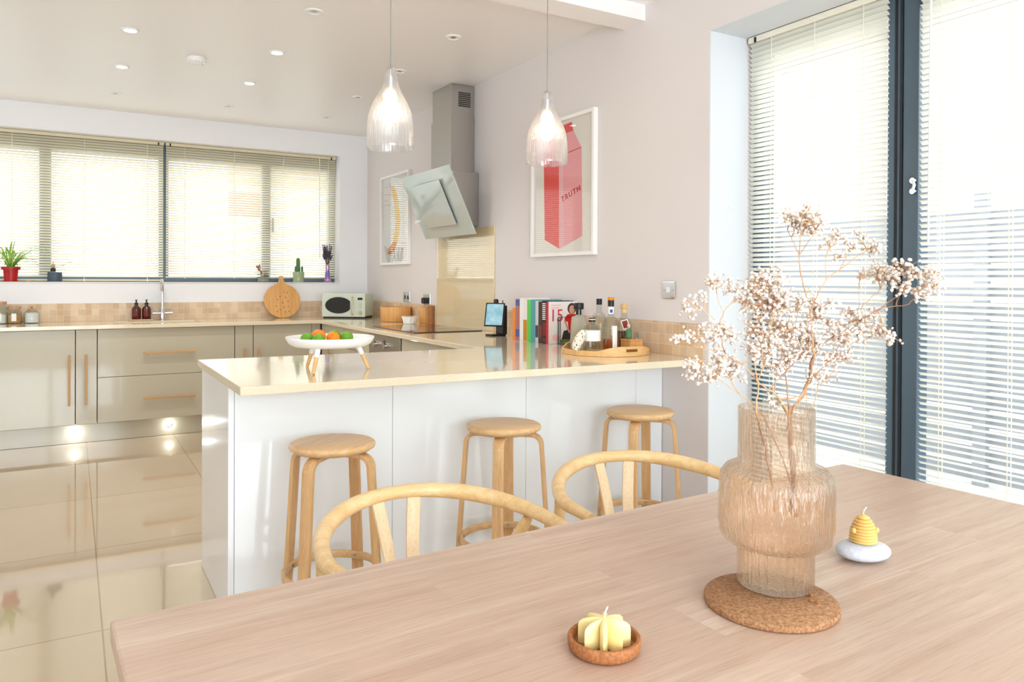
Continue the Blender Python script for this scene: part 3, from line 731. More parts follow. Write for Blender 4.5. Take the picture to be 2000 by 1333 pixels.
decal(pp, 'carton_roof_side', [(1062, 300), (1076, 268), (1092, 316)], RED, 2)
decal(pp, 'carton_ridge', [(1076, 255), (1117, 238), (1120, 255), (1077, 271)], RED, 2)
decal(pp, 'carton_fold', [(1110, 297.5), (1135, 287.3), (1135, 288.6), (1110, 299)], DKRED, 3)
a = onX(1097, 391, XR-.0125); c = onX(1133, 367, XR-.0125)
slope = math.atan2(c.z-a.z, a.y-c.y)
bpy.context.view_layer.update()
tm = text_mesh('lettering', 'TRUTH', .046, mat('lettering_red', (206, 24, 50), .7), (XR-.0125, (a.y+c.y)/2, (a.z+c.z)/2), (0, 0, 0), pp, sx=1.12, bold=.0006, extr=.0004, space=1.3)
tm.rotation_euler = (Matrix.Rotation(-PI/2, 3, 'Z') @ Matrix.Rotation(PI/2, 3, 'X') @ Matrix.Rotation(slope, 3, 'Z')).to_euler()
t, pp = frame('narrow white framed print of a long yellow banana shape left of the cooker hood', 6.012, 6.690, 1.390, 2.205, .022)
pp.data.materials[0] = PAPERW
decal(pp, 'banana', [(766, 362), (774, 372), (778, 392), (782, 430), (780, 455), (775, 478), (768, 476), (773, 440), (771, 400), (765, 374)], YELLOWP)
decal(pp, 'banana_tip', [(768, 472), (776, 474), (771, 490), (763, 499), (756, 497), (757, 489)], ORANGEP, 1)
decal(pp, 'banana_mark', [(759, 492), (764, 490), (766, 494), (760, 497)], BLACK, 2)
decal(pp, 'stalk', [(760, 358), (763, 360), (767, 372), (765, 375)], PALEPINK, 1)
decal(pp, 'cup', [(750, 480), (772, 494), (768, 512), (757, 516)], GREYP, 0)
for k, (u0, u1, v) in enumerate(((752, 757, 366), (752, 764, 380), (751, 758, 392), (751, 766, 401), (781, 795, 474), (781, 796, 485))):
    decal(pp, 'print_line', [(u0, v), (u1, v-.5), (u1, v+1), (u0, v+1.5)], PALEPINK, 1)

# ------------------------------------------------------------ ceiling fittings
LP = [(x, y) for y in (3.92, 4.745, 5.59, 6.425) for x in (.279, 1.088, 1.893)]
LIT = {(.279, 4.745), (.279, 5.59), (1.088, 4.745), (1.088, 5.59)}
rown = {3.92: 'row nearest the beam', 4.745: 'second row from the beam', 5.59: 'third row from the beam', 6.425: 'row nearest the window'}
coln = {.279: 'left', 1.088: 'middle', 1.893: 'right'}
for x, y in LP:
    lit = (x, y) in LIT
    t = thing('downlight', '%s recessed ceiling spot, %s of the %s' % ('glowing' if lit else 'unlit white', coln[x], rown[y]), 'ceiling light', (x, y, ZC), 'recessed ceiling spotlights')
    b = BM(); lathe(b, [(.030, ZC-.004), (.036, ZC-.009), (.044, ZC-.007), (.047, ZC-.0005), (.030, ZC-.0005), (.030, ZC-.004)], 32, (x, y, 0), cap=False); obj('bezel', b, WHITEP if not lit else WHITEP, t, smooth=True)
    b = BM(); lathe(b, [(0, ZC-.003), (.030, ZC-.003), (.030, ZC-.001), (0, ZC-.001)], 24, (x, y, 0)); obj('lamp_face', b, LEDW if lit else WHITEP, t)
    if lit:
        l = bpy.data.lights.new('downlight_beam', 'SPOT'); l.energy = 30; l.spot_size = math.radians(150); l.spot_blend = 1; l.color = (1, .97, .93); l.shadow_soft_size = .03
        lo_ = bpy.data.objects.new('downlight_beam', l); COL.objects.link(lo_); lo_.parent = t; lo_.location = (0, 0, -.012)
    if not lit:
        b = BM(); lathe(b, [(0, ZC-.006), (.014, ZC-.006), (.014, ZC-.003), (0, ZC-.003)], 20, (x, y, 0)); obj('reflector', b, STEEL, t)
t = thing('smoke_alarm', 'round white smoke alarm on the kitchen ceiling', 'smoke alarm', (.678, 5.137, ZC))
b = BM(); lathe(b, [(0, ZC-.042), (.030, ZC-.042), (.036, ZC-.034), (.054, ZC-.030), (.058, ZC-.024), (.058, ZC-.001), (0, ZC-.001)], 40, (.678, 5.137, 0)); obj('body', b, WHITEP, t, smooth=True)
b = BM()
for k in range(12):
    a = 2*PI*k/12; cxx, cyy = .678+.043*math.cos(a), 5.137+.043*math.sin(a); box(b, cxx-.004, cxx+.004, cyy-.004, cyy+.004, ZC-.040, ZC-.030)
obj('vent_ring', b, WHITEP, t)
def rib(a, z): return 1 + .012*math.cos(a*44)
def pendant(x, label):
    y = 2.85; z0 = 1.783
    t = thing('pendant_lamp', label, 'pendant lamp', (x, y, ZC), 'ribbed glass pendants over the breakfast bar')
    b = BM(); pr = [(.093, 0), (.094, .01), (.0925, .055), (.090, .105), (.083, .145), (.070, .180), (.052, .215), (.037, .245), (.028, .275), (.024, .305), (.020, .322), (.010, .330), (.006, .330), (.006, .326), (.017, .318), (.021, .303), (.025, .273), (.034, .243), (.049, .213), (.067, .178), (.080, .143), (.087, .105), (.0895, .055), (.0905, .006), (.093, 0)]
    lathe(b, pr, 176, (x, y, z0), cap=False, wob=lambda a, z: 1+(.016*math.cos(a*44) if .015 < z < .21 else 0)); obj('glass_shade', b, RIBG, t, smooth=True, angle=80)
    b = BM(); lathe(b, [(0, .318), (.005, .318), (.005, .292), (.017, .288), (.018, .240), (0, .238)], 24, (x, y, z0)); obj('lamp_holder', b, CHROME, t, smooth=True)
    b = BM(); ball(b, (x, y, z0+.205), .021, 3, (1, 1, 1.3)); obj('bulb', b, BULB, t, smooth=True)
    b = BM(); sweep(b, [(x, y, z0+.318), (x+.001, y, z0+.5), (x, y, ZC-.02)], .0022, 8); obj('flex', b, mat('grey_flex', (150, 146, 142), .6), t, smooth=True)
    b = BM(); lathe(b, [(0, ZC-.024), (.045, ZC-.022), (.05, ZC-.001), (0, ZC-.001)], 30, (x, y, 0)); obj('ceiling_rose', b, WHITEP, t, smooth=True)
    l = bpy.data.lights.new('pendant_bulb_light', 'POINT'); l.energy = 5; l.color = (1, .8, .58); l.shadow_soft_size = .03
    o = bpy.data.objects.new('bulb_light', l); COL.objects.link(o); o.parent = t; o.location = Vector((x, y, z0+.14))-Vector((x, y, ZC))
pendant(1.098, 'clear ribbed glass pendant lamp hanging at left, in front of the kitchen ceiling')
pendant(1.845, 'clear ribbed glass pendant lamp hanging at right, overlapping the carton print')

# ------------------------------------------------------------ bar stools
def make_stool():
    t = thing('bar_stool', 'x', 'stool', (0, 0, 0), 'beech bar stools at the breakfast bar', local=True)
    b = BM(); lathe(b, [(0, .655), (.120, .655), (.132, .658), (.147, .668), (.150, .676), (.148, .683), (.142, .687), (.130, .6885), (0, .6885)], 56, (0, 0, 0)); obj('seat', b, BEECH, t, smooth=True, angle=50)
    for k in range(4):
        a = k*PI/2; d = Vector((math.cos(a), math.sin(a), 0)); z = Vector((0, 0, 1))
        pts = [d*.045+z*.6465, d*.095+z*.6465, d*.122+z*.644, d*.140+z*.634, d*.150+z*.616, d*.153+z*.590, d*.166+z*.40, d*.180+z*.20, d*.194+z*.001]
        b = BM(); sweep(b, smooth_path(pts, 4), 0, 12, flat=(.043, .017), up=lambda i, d=d: (z*.9+d*.6)); obj('leg', b, BEECHZ, t, smooth=True, angle=50)
    b = BM(); N = 48; pts = [(.166*math.cos(2*PI*i/N), .166*math.sin(2*PI*i/N), .23) for i in range(N)]
    sweep(b, pts, 0, 12, closed=True, flat=(.013, .028), up=(0, 0, 1)); obj('foot_ring', b, BEECH, t, smooth=True, angle=50)
    for k in range(4):
        a = k*PI/2; b = BM(); sweep(b, [(.155*math.cos(a), .155*math.sin(a), .23), (.1585*math.cos(a), .1585*math.sin(a), .23)], .006, 10); obj('bolt', b, STEEL, t)
    return t
s1 = make_stool(); s1.location = (.793, 2.605, 0); s1.rotation_euler = (0, 0, math.radians(42)); s1['label'] = 'beech bar stool at left end of breakfast bar, in front of the first white panel'
dup(s1, (1.485, 2.60, 0), math.radians(-37), 'beech bar stool in the middle, between the other two stools')
dup(s1, (2.172, 2.585, 0), math.radians(-50), 'beech bar stool nearest the glazed doors, behind the second dining chair')

# ------------------------------------------------------------ wishbone dining chairs
def make_chair():
    t = thing('dining_chair', 'x', 'chair', (0, 0, 0), 'ash wishbone chairs on the far side of the table', local=True)
    W, D = .276, .305; zb, za = .720, .682
    def rail(tt): return Vector((W*math.cos(tt), -D+D*math.sin(tt), za+(zb-za)*max(0, math.sin(tt))**1.2))
    pts = [Vector((W*.95, -D-.12, za))] + [rail(PI*k/32) for k in range(33)] + [Vector((-W*.95, -D-.12, za))]
    rad = []
    for i in range(len(pts)):
        s = abs(i-17)/17; rad.append(.0165 + .0035*math.exp(-((s-.45)/.3)**2) - (.004 if s > .97 else 0))
    b = BM(); sweep(b, pts, rad, 16); obj('bent_rail', b, ASH, t, smooth=True, angle=60)
    for s in (-1, 1):   # rear legs curve up to carry the arms
        pp = [(s*.185, -.02, .001), (s*.200, -.055, .22), (s*.212, -.085, .43), (s*.235, -.150, .55), (s*.262, -.215, .668)]
        b = BM(); q = smooth_path(pp, 6); sweep(b, q, [.013+.007*math.sin(PI*i/(len(q)-1)) for i in range(len(q))], 12); obj('rear_leg', b, ASH, t, smooth=True, angle=60)
        pp = [(s*.235, -.505, .001), (s*.235, -.50, .43)]
        b = BM(); sweep(b, smooth_path(pp, 6), [.0125, .0145, .0165, .018, .019, .019, .017], 12); obj('front_leg', b, ASHZ, t, smooth=True)
    # forked back splat: two flat blades from one root to the rail
    for s in (-1, 1):
        top = rail(PI/2 - s*.185); pp = [Vector((s*.021, -.085, .425)), Vector((s*.027, -.060, .50)), Vector((s*.035, -.034, .60)), Vector((top.x, top.y-.001, top.z-.008))]
        q = smooth_path(pp, 6); n = len(q)
        b = BM(); sweep(b, q, 0, 10, flat=[(.033+.003*i/n, .009) for i in range(n)], up=(s*.25, 1, 0)); obj('splat_blade', b, ASHZ, t, smooth=True, angle=50)
    b = BM(); sweep(b, [(0, -.092, .40), (0, -.085, .43)], 0, 10, flat=(.078, .012), up=(0, 1, 0)); obj('splat_root', b, ASHZ, t)
    b = BM()
    prism(b, [(-.235, -.50), (.235, -.50), (.205, -.10), (-.205, -.10)], 'Z', .415, .445); obj('seat', b, CORD, t, bevel=.01)
    for (p0, p1) in (((-.235, -.50, .425), (.235, -.50, .425)), ((-.21, -.09, .415), (.21, -.09, .415)), ((-.235, -.50, .40), (-.21, -.085, .40)), ((.235, -.50, .40), (.21, -.085, .40))):
        b = BM(); sweep(b, [p0, p1], .014, 10); obj('seat_rail', b, ASH, t, smooth=True)
    for s in (-1, 1):
        b = BM(); sweep(b, [(s*.235, -.50, .24), (s*.203, -.06, .26)], .009, 10); obj('stretcher', b, ASH, t, smooth=True)
    return t
c1 = make_chair(); c1.location = (.705, 1.790, 0); c1.rotation_euler = (0, 0, .05); c1['label'] = 'ash chair with curved back rail, left one behind the table'
dup(c1, (1.432, 1.832, 0), -.21, 'ash chair with curved back rail, right one behind the table beside the vase')

# ------------------------------------------------------------ dining table
TH = math.radians(2.5)
TL = Vector((.049, 1.267, 0)); L, DD = 1.816, .96
t = thing('dining_table', 'pale solid wood dining table in the foreground', 'table', (.049, 1.267, 0), local=True)
t.rotation_euler = (0, 0, TH)
b = BM(); box(b, 0, L, -DD, 0, .716, .750); tt = obj('tabletop', b, TABLE, t, bevel=.004, seg=3)
b = BM(); box(b, .09, L-.09, -.10, -.08, .63, .715); box(b, .09, L-.09, -DD+.08, -DD+.10, .63, .715); box(b, .08, .10, -DD+.08, -.08, .63, .715); box(b, L-.10, L-.08, -DD+.08, -.08, .63, .715); obj('apron', b, TABLE_D, t)
for x in (.06, L-.12):
    for y in (-.12, -DD+.06):
        b = BM(); box(b, x, x+.06, y, y+.06, .001, .7155); obj('leg', b, TABLE_D, t, bevel=.003)

# ------------------------------------------------------------ vase, coaster, dried flowers
ZT = .7505
t = thing('cork_coaster', 'round cork mat under the amber glass vase', 'coaster', (.952, .815, ZT))
b = BM(); lathe(b, [(0, ZT), (.100, ZT), (.102, ZT+.002), (.102, ZT+.009), (.100, ZT+.011), (0, ZT+.011)], 64, (.952, .815, 0)); obj('mat', b, CORKM, t, smooth=True, angle=50)
VC = (.998, .845, ZT+.0115)
vt = thing('glass_vase', 'tall stepped amber glass vase with rippled surface on cork mat', 'vase', VC)
def wv(a, z): return 1 + .006*math.sin(a*31+z*40+1.5*math.sin(z*70)) + .004*math.sin(a*47-z*60)
prof = [(.0, .002), (.058, .002), (.0605, .006), (.0605, .060), (.062, .066), (.078, .072), (.088, .082), (.0905, .100), (.0905, .165), (.088, .182), (.080, .193), (.066, .199), (.0605, .203), (.060, .290), (.0592, .2915),
        (.0575, .290), (.0578, .203), (.064, .195), (.078, .189), (.0855, .179), (.0878, .165), (.0878, .100), (.0853, .085), (.077, .076), (.060, .070), (.058, .060), (.058, .012), (0, .012)]
b = BM(); lathe(b, prof, 144, VC, cap=False, wob=wv); obj('glass_body', b, AMBERV, vt, smooth=True, angle=70)

DV = .503*VC[0] + .863*VC[1]      # distance of the vase axis along the view
def F(u, v, dz=0): return onD(u, v, DV+dz)
BRS = []   # (points, r0, r1)
stems = []
def stem_obj(label, branches, tips, seed, base=(1548, 1130)):
    """branches: list of pixel polylines with depth offsets; tips: (u,v,depth,spread_px,n)"""
    rnd = random.Random(seed)
    t = thing('dried_flower_stem', label, 'dried flowers', VC, 'dried white gypsophila in the amber vase')
    b = BM(); nodes = []
    for pts, r0, r1 in branches:
        q = smooth_path([F(*p) for p in pts], 4); n = len(q)
        q = [p+Vector((rnd.uniform(-1, 1), rnd.uniform(-1, 1), rnd.uniform(-1, 1)))*.0012*(1 if 0 < i < n-1 else 0) for i, p in enumerate(q)]
        sweep(b, q, [.8*(r0+(r1-r0)*i/(n-1)) for i in range(n)], 7)
        nodes += q[n//2:]
    fl = BM()
    def bloom(p):
        r = rnd.uniform(.0023, .0037); vs = ball(fl, p, r, 1)
        for v in vs: v.co = p + (v.co-p)*rnd.uniform(.72, 1.22)
    for (u, v, dz, sp, n) in tips:
        root = F(u, v+sp*.9, dz)
        near = min(nodes, key=lambda q: (q-F(u, v+sp*.4, dz)).length) if nodes else root
        ctr = F(u, v, dz); R = sp/FPX*DV
        k = 0; groups = max(3, n//6)
        hub = near.lerp(ctr, .45)
        sweep(b, smooth_path([near, near.lerp(hub, .5)+Vector((0, 0, .003)), hub], 3), .0010, 5)
        for g in range(groups):
            while True:
                d = Vector((rnd.uniform(-1, 1), rnd.uniform(-1, 1), rnd.uniform(-1, 1)))
                if .25 < d.length < 1: break
            gc = ctr + Vector((d.x*R, d.y*R, d.z*R*.85))
            sweep(b, smooth_path([hub, hub.lerp(gc, .6)+Vector((rnd.uniform(-1, 1), rnd.uniform(-1, 1), rnd.uniform(-1, 1)))*.004, gc], 3), .0006, 4)
            for _ in range(max(3, round(1.25*n/groups))):
                p = gc + Vector((rnd.gauss(0, 1), rnd.gauss(0, 1), rnd.gauss(0, .9)))*min(.010, R*.42)
                sweep(b, [gc-(gc-hub).normalized()*.004, p], .0004, 3); bloom(p)
    obj('stem', b, STEMM, t, smooth=True)
    o = obj('blossoms', fl, BLOOM, t, smooth=True); o['kind'] = 'stuff'
    return t
A = .0020
stem_obj('tall dried stem ending in the topmost round flower head', [
    ([(1556, 1010, 0), (1548, 930, 0), (1540, 815, 0), (1559, 787, .005), (1575, 750, .01), (1588, 705, .012), (1589, 688, .014), (1585, 656, .016), (1583, 620, .018), (1580, 598, .018), (1573, 571, .016), (1564, 538, .012), (1561, 499, .01)], .0026, .0012),
    ([(1561, 499, .01), (1548, 470, .02), (1538, 450, .03)], .0010, .0006), ([(1561, 499, .01), (1563, 465, -.01), (1566, 440, -.01)], .0010, .0006), ([(1561, 499, .01), (1578, 475, 0), (1592, 455, -.02)], .0010, .0006),
    ([(1583, 610, .018), (1591, 589, .02), (1614, 546, .03), (1654, 517, .04), (1674, 501, .045), (1699, 487, .05)], .0014, .0008),
    ([(1614, 546, .03), (1613, 520, .025), (1613, 505, .02)], .0008, .0005), ([(1640, 526, .035), (1652, 505, .03), (1660, 487, .03)], .0008, .0005)],
    [(1545, 428, .02, 20, 44), (1585, 432, -.01, 22, 50), (1565, 412, 0, 16, 30), (1592, 455, -.01, 14, 16), (1562, 445, .01, 16, 26), (1626, 466, .02, 18, 34), (1662, 478, .03, 14, 22), (1704, 480, .05, 17, 34), (1680, 462, .05, 12, 14), (1650, 500, .03, 14, 12)], 3)
stem_obj('dried stem reaching furthest right across the dark door post', [
    ([(1552, 1000, .01), (1546, 930, .01), (1541, 815, .01), (1563, 783, .012), (1577, 753, .014), (1589, 695, .02), (1645, 643, .03), (1667, 629, .035), (1708, 609, .02), (1722, 600, 0), (1758, 575, -.03), (1775, 545, -.05)], .0024, .0009),
    ([(1659, 633, .03), (1685, 600, .04), (1697, 586, .045), (1719, 566, .05)], .0012, .0007),
    ([(1722, 600, 0), (1773, 595, -.03), (1798, 566, -.05), (1815, 556, -.05)], .0010, .0006), ([(1750, 597, -.02), (1756, 578, -.02)], .0007, .0005),
    ([(1667, 629, .035), (1678, 600, .04), (1678, 560, .04)], .0008, .0005)],
    [(1742, 530, .03, 24, 50), (1715, 540, .05, 22, 44), (1786, 530, -.05, 26, 48), (1768, 560, -.04, 18, 24), (1815, 552, -.05, 22, 36), (1793, 580, -.05, 16, 18), (1690, 625, .03, 26, 46), (1670, 610, .04, 18, 26), (1720, 645, .02, 24, 40), (1735, 652, .0, 14, 16), (1680, 535, .05, 10, 10)], 4)
stem_obj('dried stem leaning left over the mosaic tiles', [
    ([(1546, 1005, -.005), (1553, 930, -.005), (1539, 815, -.01), (1512, 768, -.02), (1501, 762, -.02), (1480, 744, -.02), (1448, 711, -.03), (1434, 706, -.03), (1416, 687, -.03), (1407, 637, -.03), (1414, 612, -.02), (1438, 578, -.01)], .0024, .0009),
    ([(1407, 637, -.03), (1386, 616, -.04), (1377, 610, -.04), (1376, 596, -.04)], .0010, .0006), ([(1416, 687, -.03), (1369, 681, -.05), (1368, 661, -.05)], .0010, .0006),
    ([(1448, 711, -.03), (1476, 694, -.03)], .0010, .0007), ([(1369, 681, -.05), (1350, 672, -.05), (1332, 668, -.05)], .0007, .0005), ([(1414, 612, -.02), (1405, 592, -.02), (1400, 575, -.02)], .0007, .0005)],
    [(1398, 552, -.02, 20, 34), (1438, 560, -.01, 18, 26), (1352, 600, -.04, 18, 26), (1375, 580, -.04, 12, 12), (1362, 655, -.05, 20, 34), (1327, 658, -.05, 12, 18), (1392, 655, -.03, 18, 30), (1415, 640, -.02, 22, 34), (1435, 655, -.02, 16, 20), (1476, 690, -.03, 18, 20)], 5)
stem_obj('low dried stem spreading left in front of the grey wall', [
    ([(1540, 1000, .02), (1545, 950, .01), (1500, 830, -.01), (1478, 802, -.02), (1458, 781, -.03), (1443, 769, -.03), (1416, 722, -.04), (1414, 693, -.04)], .0018, .0008),
    ([(1443, 769, -.03), (1420, 753, -.05), (1400, 738, -.06)], .0009, .0006), ([(1416, 722, -.04), (1395, 712, -.05), (1375, 705, -.06)], .0008, .0005)],
    [(1352, 712, -.06, 16, 26), (1365, 728, -.06, 16, 22), (1398, 722, -.05, 20, 36), (1392, 745, -.06, 14, 14), (1432, 720, -.03, 18, 28), (1412, 700, -.04, 18, 26)], 6)
stem_obj('upright leafy dried stem filling left part of the bunch', [
    ([(1512, 1000, -.025), (1500, 900, -.03), (1478, 805, -.035), (1480, 764, -.03), (1479, 744, -.03), (1474, 710, -.02), (1477, 660, -.01), (1490, 600, 0)], .0022, .0010),
    ([(1480, 744, -.03), (1500, 690, -.01), (1506, 640, 0), (1507, 597, .01)], .0012, .0008), ([(1496, 645, 0), (1515, 610, .01)], .0008, .0005), ([(1477, 660, -.01), (1462, 625, 0)], .0008, .0005)],
    [(1483, 560, .01, 26, 60), (1505, 545, .02, 24, 50), (1470, 590, 0, 24, 44), (1500, 600, .01, 30, 80), (1525, 590, .02, 28, 60), (1475, 640, -.01, 26, 48), (1525, 635, .01, 24, 50), (1482, 680, -.02, 24, 40), (1508, 665, 0, 24, 44), (1490, 535, .02, 14, 18)], 8)
stem_obj('forked dried stem rising through middle of the bunch', [
    ([(1546, 990, .025), (1548, 930, .02), (1541, 812, .012), (1535, 750, .01), (1529, 700, .01)], .0020, .0012),
    ([(1512, 768, -.01), (1523, 706, .01), (1530, 692, .015), (1540, 669, .02), (1553, 640, .025), (1560, 605, .03)], .0013, .0007), ([(1553, 640, .025), (1588, 622, .03)], .0008, .0006),
    ([(1534, 726, .01), (1571, 687, .02), (1582, 679, .03)], .0010, .0006), ([(1501, 762, -.01), (1534, 726, .02), (1560, 700, .03)], .0009, .0006), ([(1541, 812, .012), (1512, 768, -.01)], .0018, .0015)],
    [(1560, 590, .03, 24, 44), (1545, 645, .02, 24, 44), (1570, 650, .03, 22, 36), (1600, 620, .03, 22, 34), (1535, 700, .01, 24, 40), (1565, 690, .03, 24, 36), (1510, 715, 0, 22, 30), (1590, 660, .03, 20, 26), (1605, 590, .03, 20, 24), (1545, 665, .03, 22, 30)], 9)
stem_obj('fine dried stem at lower right of the bunch, before the blind', [
    ([(1552, 1010, -.015), (1552, 930, -.01), (1545, 815, 0), (1577, 753, 0), (1607, 717, .005), (1616, 708, .01), (1643, 670, .02), (1660, 650, .03)], .0018, .0008),
    ([(1577, 812, .01), (1592, 780, .02), (1600, 745, .02), (1625, 730, .03), (1650, 712, .04)], .0012, .0006), ([(1577, 753, 0), (1574, 800, .01)], .0008, .0008), ([(1616, 708, .01), (1640, 690, .02)], .0008, .0006)],
    [(1625, 700, .01, 24, 36), (1640, 660, .02, 24, 36), (1650, 690, .03, 18, 20), (1605, 735, .01, 20, 22), (1620, 640, .02, 20, 24), (1660, 650, .03, 18, 20), (1585, 735, 0, 16, 14), (1690, 660, .03, 16, 14), (1510, 780, -.01, 14, 12)], 10)
for dx, dy, rr_, lab in ((-.006, -.074, .0034, 'brown fallen bud on the cork mat, just below the vase foot'), (.010, -.062, .0036, 'brown fallen bud on the cork mat, right of the vase foot'), (-.002, -.082, .0026, 'tiny brown fallen bud nearest the rim of the cork mat')):
    b = BM(); ball(b, (VC[0]+dx, VC[1]+dy, ZT+.011+rr_*.8), rr_, 1, (1.2, 1, .8)); tag(obj('fallen_bud', b, BROWN), lab, 'bud', 'fallen buds on the cork mat')

# candle dish and flower-shaped candle
DC = (.635, .829)
t = thing('candle_dish', 'small round dark cork dish holding the flower-shaped candle', 'dish', (DC[0], DC[1], ZT))
b = BM(); lathe(b, [(0, 0), (.044, 0), (.049, .004), (.0505, .010), (.0505, .018), (.049, .020), (.0455, .020), (.044, .018), (.043, .007), (0, .006)], 64, (DC[0], DC[1], ZT), cap=False); obj('bowl', b, CORKD, t, smooth=True, angle=50)
t = thing('flower_candle', 'pale yellow star-shaped beeswax candle in the cork dish', 'candle', (DC[0], DC[1], ZT+.007))
b = BM(); N = 128; rings = []
def star(a, k): c = abs(((a*8/(2*PI)) % 1)*2-1); return .40 + .60*(c**1.15)*k
for (s, z, k) in ((.0355, 0, 1), (.0362, .004, 1), (.0362, .024, 1), (.035, .029, 1), (.030, .0335, .98), (.020, .0365, .9), (.010, .037, .6)):
    rings.append([b.verts.new((DC[0]+s*star(2*PI*i/N, k)*math.cos(2*PI*i/N+.1), DC[1]+s*star(2*PI*i/N, k)*math.sin(2*PI*i/N+.1), ZT+.007+z)) for i in range(N)])
for r1_, r2_ in zip(rings, rings[1:]):
    for i in range(N): b.faces.new((r1_[i], r1_[(i+1) % N], r2_[(i+1) % N], r2_[i]))
b.faces.new(rings[0][::-1]); b.faces.new(rings[-1]); obj('wax', b, WAX, t, smooth=True, angle=60)
b = BM(); sweep(b, smooth_path([(DC[0], DC[1], ZT+.042), (DC[0]+.001, DC[1], ZT+.050), (DC[0]+.005, DC[1]-.001, ZT+.058)], 4), .0011, 8); obj('wick', b, WICK, t, smooth=True)
# pebble and beehive candle
PC = (1.253, .862)
t = thing('pebble', 'smooth white oval pebble under the beehive candle', 'stone', (PC[0], PC[1], ZT))
b = BM(); vs = ball(b, (0, 0, 0), 1, 4)
for v in vs:
    x, y, z = v.co; z2 = math.copysign(abs(z)**.85, z)
    v.co = Vector((PC[0]+x*.049*math.cos(-.4)-y*.040*math.sin(-.4), PC[1]+x*.049*math.sin(-.4)+y*.040*math.cos(-.4), ZT+.0172+z2*.0168+.0008*math.sin(x*3)*(1-abs(z2))))
obj('stone', b, PEBBLE, t, smooth=True)
t = thing('beehive_candle', 'small yellow beehive candle standing on the white pebble', 'candle', (PC[0], PC[1], ZT+.0335))
b = BM(); pr = [(0, 0), (.021, 0)]
for i in range(9):
    z = i*.0052; r = .0245*max(.2, 1-(i/9.3)**2.3)**.62
    for k in range(5): pr.append((r-.0026+.0026*math.sin(PI*k/4)**.7, z+.0052*k/5))
pr.append((.004, .049)); pr.append((0, .050))
lathe(b, pr, 48, (PC[0], PC[1], ZT+.0335), cap=False); obj('wax', b, WAX2, t, smooth=True, angle=80)
b = BM()
for a in (PI*.95, PI*1.75): ball(b, (PC[0]+.0225*math.cos(a), PC[1]+.0225*math.sin(a), ZT+.0335+.022), .0045, 2, (1, 1, 1.3))
obj('bee_relief', b, WAX2, t, smooth=True)
b = BM(); sweep(b, smooth_path([(PC[0], PC[1], ZT+.0815), (PC[0]+.001, PC[1], ZT+.088), (PC[0]+.006, PC[1]-.002, ZT+.096)], 4), .001, 8); obj('wick', b, WICK, t, smooth=True)

# ------------------------------------------------------------ fruit stand
FC = Vector((.877, 2.915, 0))
t = thing('fruit_stand', 'white round footed tray with three wooden legs on breakfast bar', 'fruit stand', (FC.x, FC.y, ZW))
b = BM(); lathe(b, [(0, .095), (.12, .095), (.140, .098), (.158, .108), (.168, .124), (.171, .132), (.1695, .134), (.166, .131), (.154, .112), (.138, .103), (0, .101)], 72, (FC.x, FC.y, ZW), cap=False); obj('tray', b, WHITEL, t, smooth=True, angle=60)
for (fx, fy) in ((.779, 2.804), (.825, 3.059), (1.026, 2.892)):
    d = (Vector((fx, fy, 0))-FC).normalized(); top = FC+d*.108+Vector((0, 0, ZW+.096)); bot = Vector((fx, fy, ZW+.0025)); mid = top.lerp(bot, .36)
    b = BM(); sweep(b, [mid, bot], [.0085, .0065], 16); lg = obj('leg', b, BAMBOOX, t, smooth=True)
    b = BM(); sweep(b, [top, mid.lerp(top, -.02)], [.011, .0098], 16); obj('leg_cap', b, WHITEL, lg, smooth=True)
zf = ZW+.1030
fr = [('lime', 'green lime at left end of the fruit stand', 600, 655, .025, LIME, .00), ('orange', 'orange at the back of the fruit stand, between limes', 622, 655, .029, ORANGE, .05), ('lime', 'green lime in front of the left orange', 622, 655, .0235, LIME, -.045),
      ('lime', 'green lime behind the right orange', 653, 655, .0265, LIME, .075), ('orange', 'orange in front, second fruit from right', 650.5, 655, .0265, ORANGE, -.02), ('lime', 'green lime at right end of the fruit stand', 677, 655, .025, LIME, .01)]
for nm, lab, u, v, r, m, dep in fr:
    rr = ray(u, v); dd = FC.y + dep; p = rr*(dd/rr.y)
    tt_ = thing(nm, lab, nm, (p.x, p.y, zf), 'fruit on the white stand')
    b = BM(); ball(b, (p.x, p.y, zf+r*.97), r, 3, (1.06 if nm == 'lime' else 1, 1, .97)); obj('skin', b, m, tt_, smooth=True)
    b = BM(); ball(b, (p.x+r*.3, p.y-r*.2, zf+r*1.87), .003, 1, (1, 1, .5)); obj('stalk_scar', b, LEAFD, tt_)

# ------------------------------------------------------------ drinks tray
TC = Vector((2.284, 2.985, ZW))
t = thing('serving_tray', 'round bamboo serving tray with slotted handles holding bottles', 'tray', TC)
b = BM(); lathe(b, [(0, .001), (.213, .001), (.214, .003), (.214, .008), (0, .008)], 72, TC); obj('base', b, BAMBOOX, t)
_p = onZ(1249, 687, ZW+.03); hd = math.atan2(_p.y-TC.y, _p.x-TC.x)     # direction of the near handle
b = BM(); N = 160
def rimh(a):
    k = max(abs(math.cos(a-hd)), 0); s = max(0, (k-.66)/.34); return .026 + .022*(s*s*(3-2*s))
ro, ri = .2155, .2065; lo, li, uo, ui = [], [], [], []
for i in range(N):
    a = 2*PI*i/N; c_, s_ = math.cos(a), math.sin(a); z = rimh(a)
    lo.append(b.verts.new((TC.x+ro*c_, TC.y+ro*s_, ZW+.001))); li.append(b.verts.new((TC.x+ri*c_, TC.y+ri*s_, ZW+.001)))
    uo.append(b.verts.new((TC.x+ro*c_, TC.y+ro*s_, ZW+z))); ui.append(b.verts.new((TC.x+ri*c_, TC.y+ri*s_, ZW+z)))
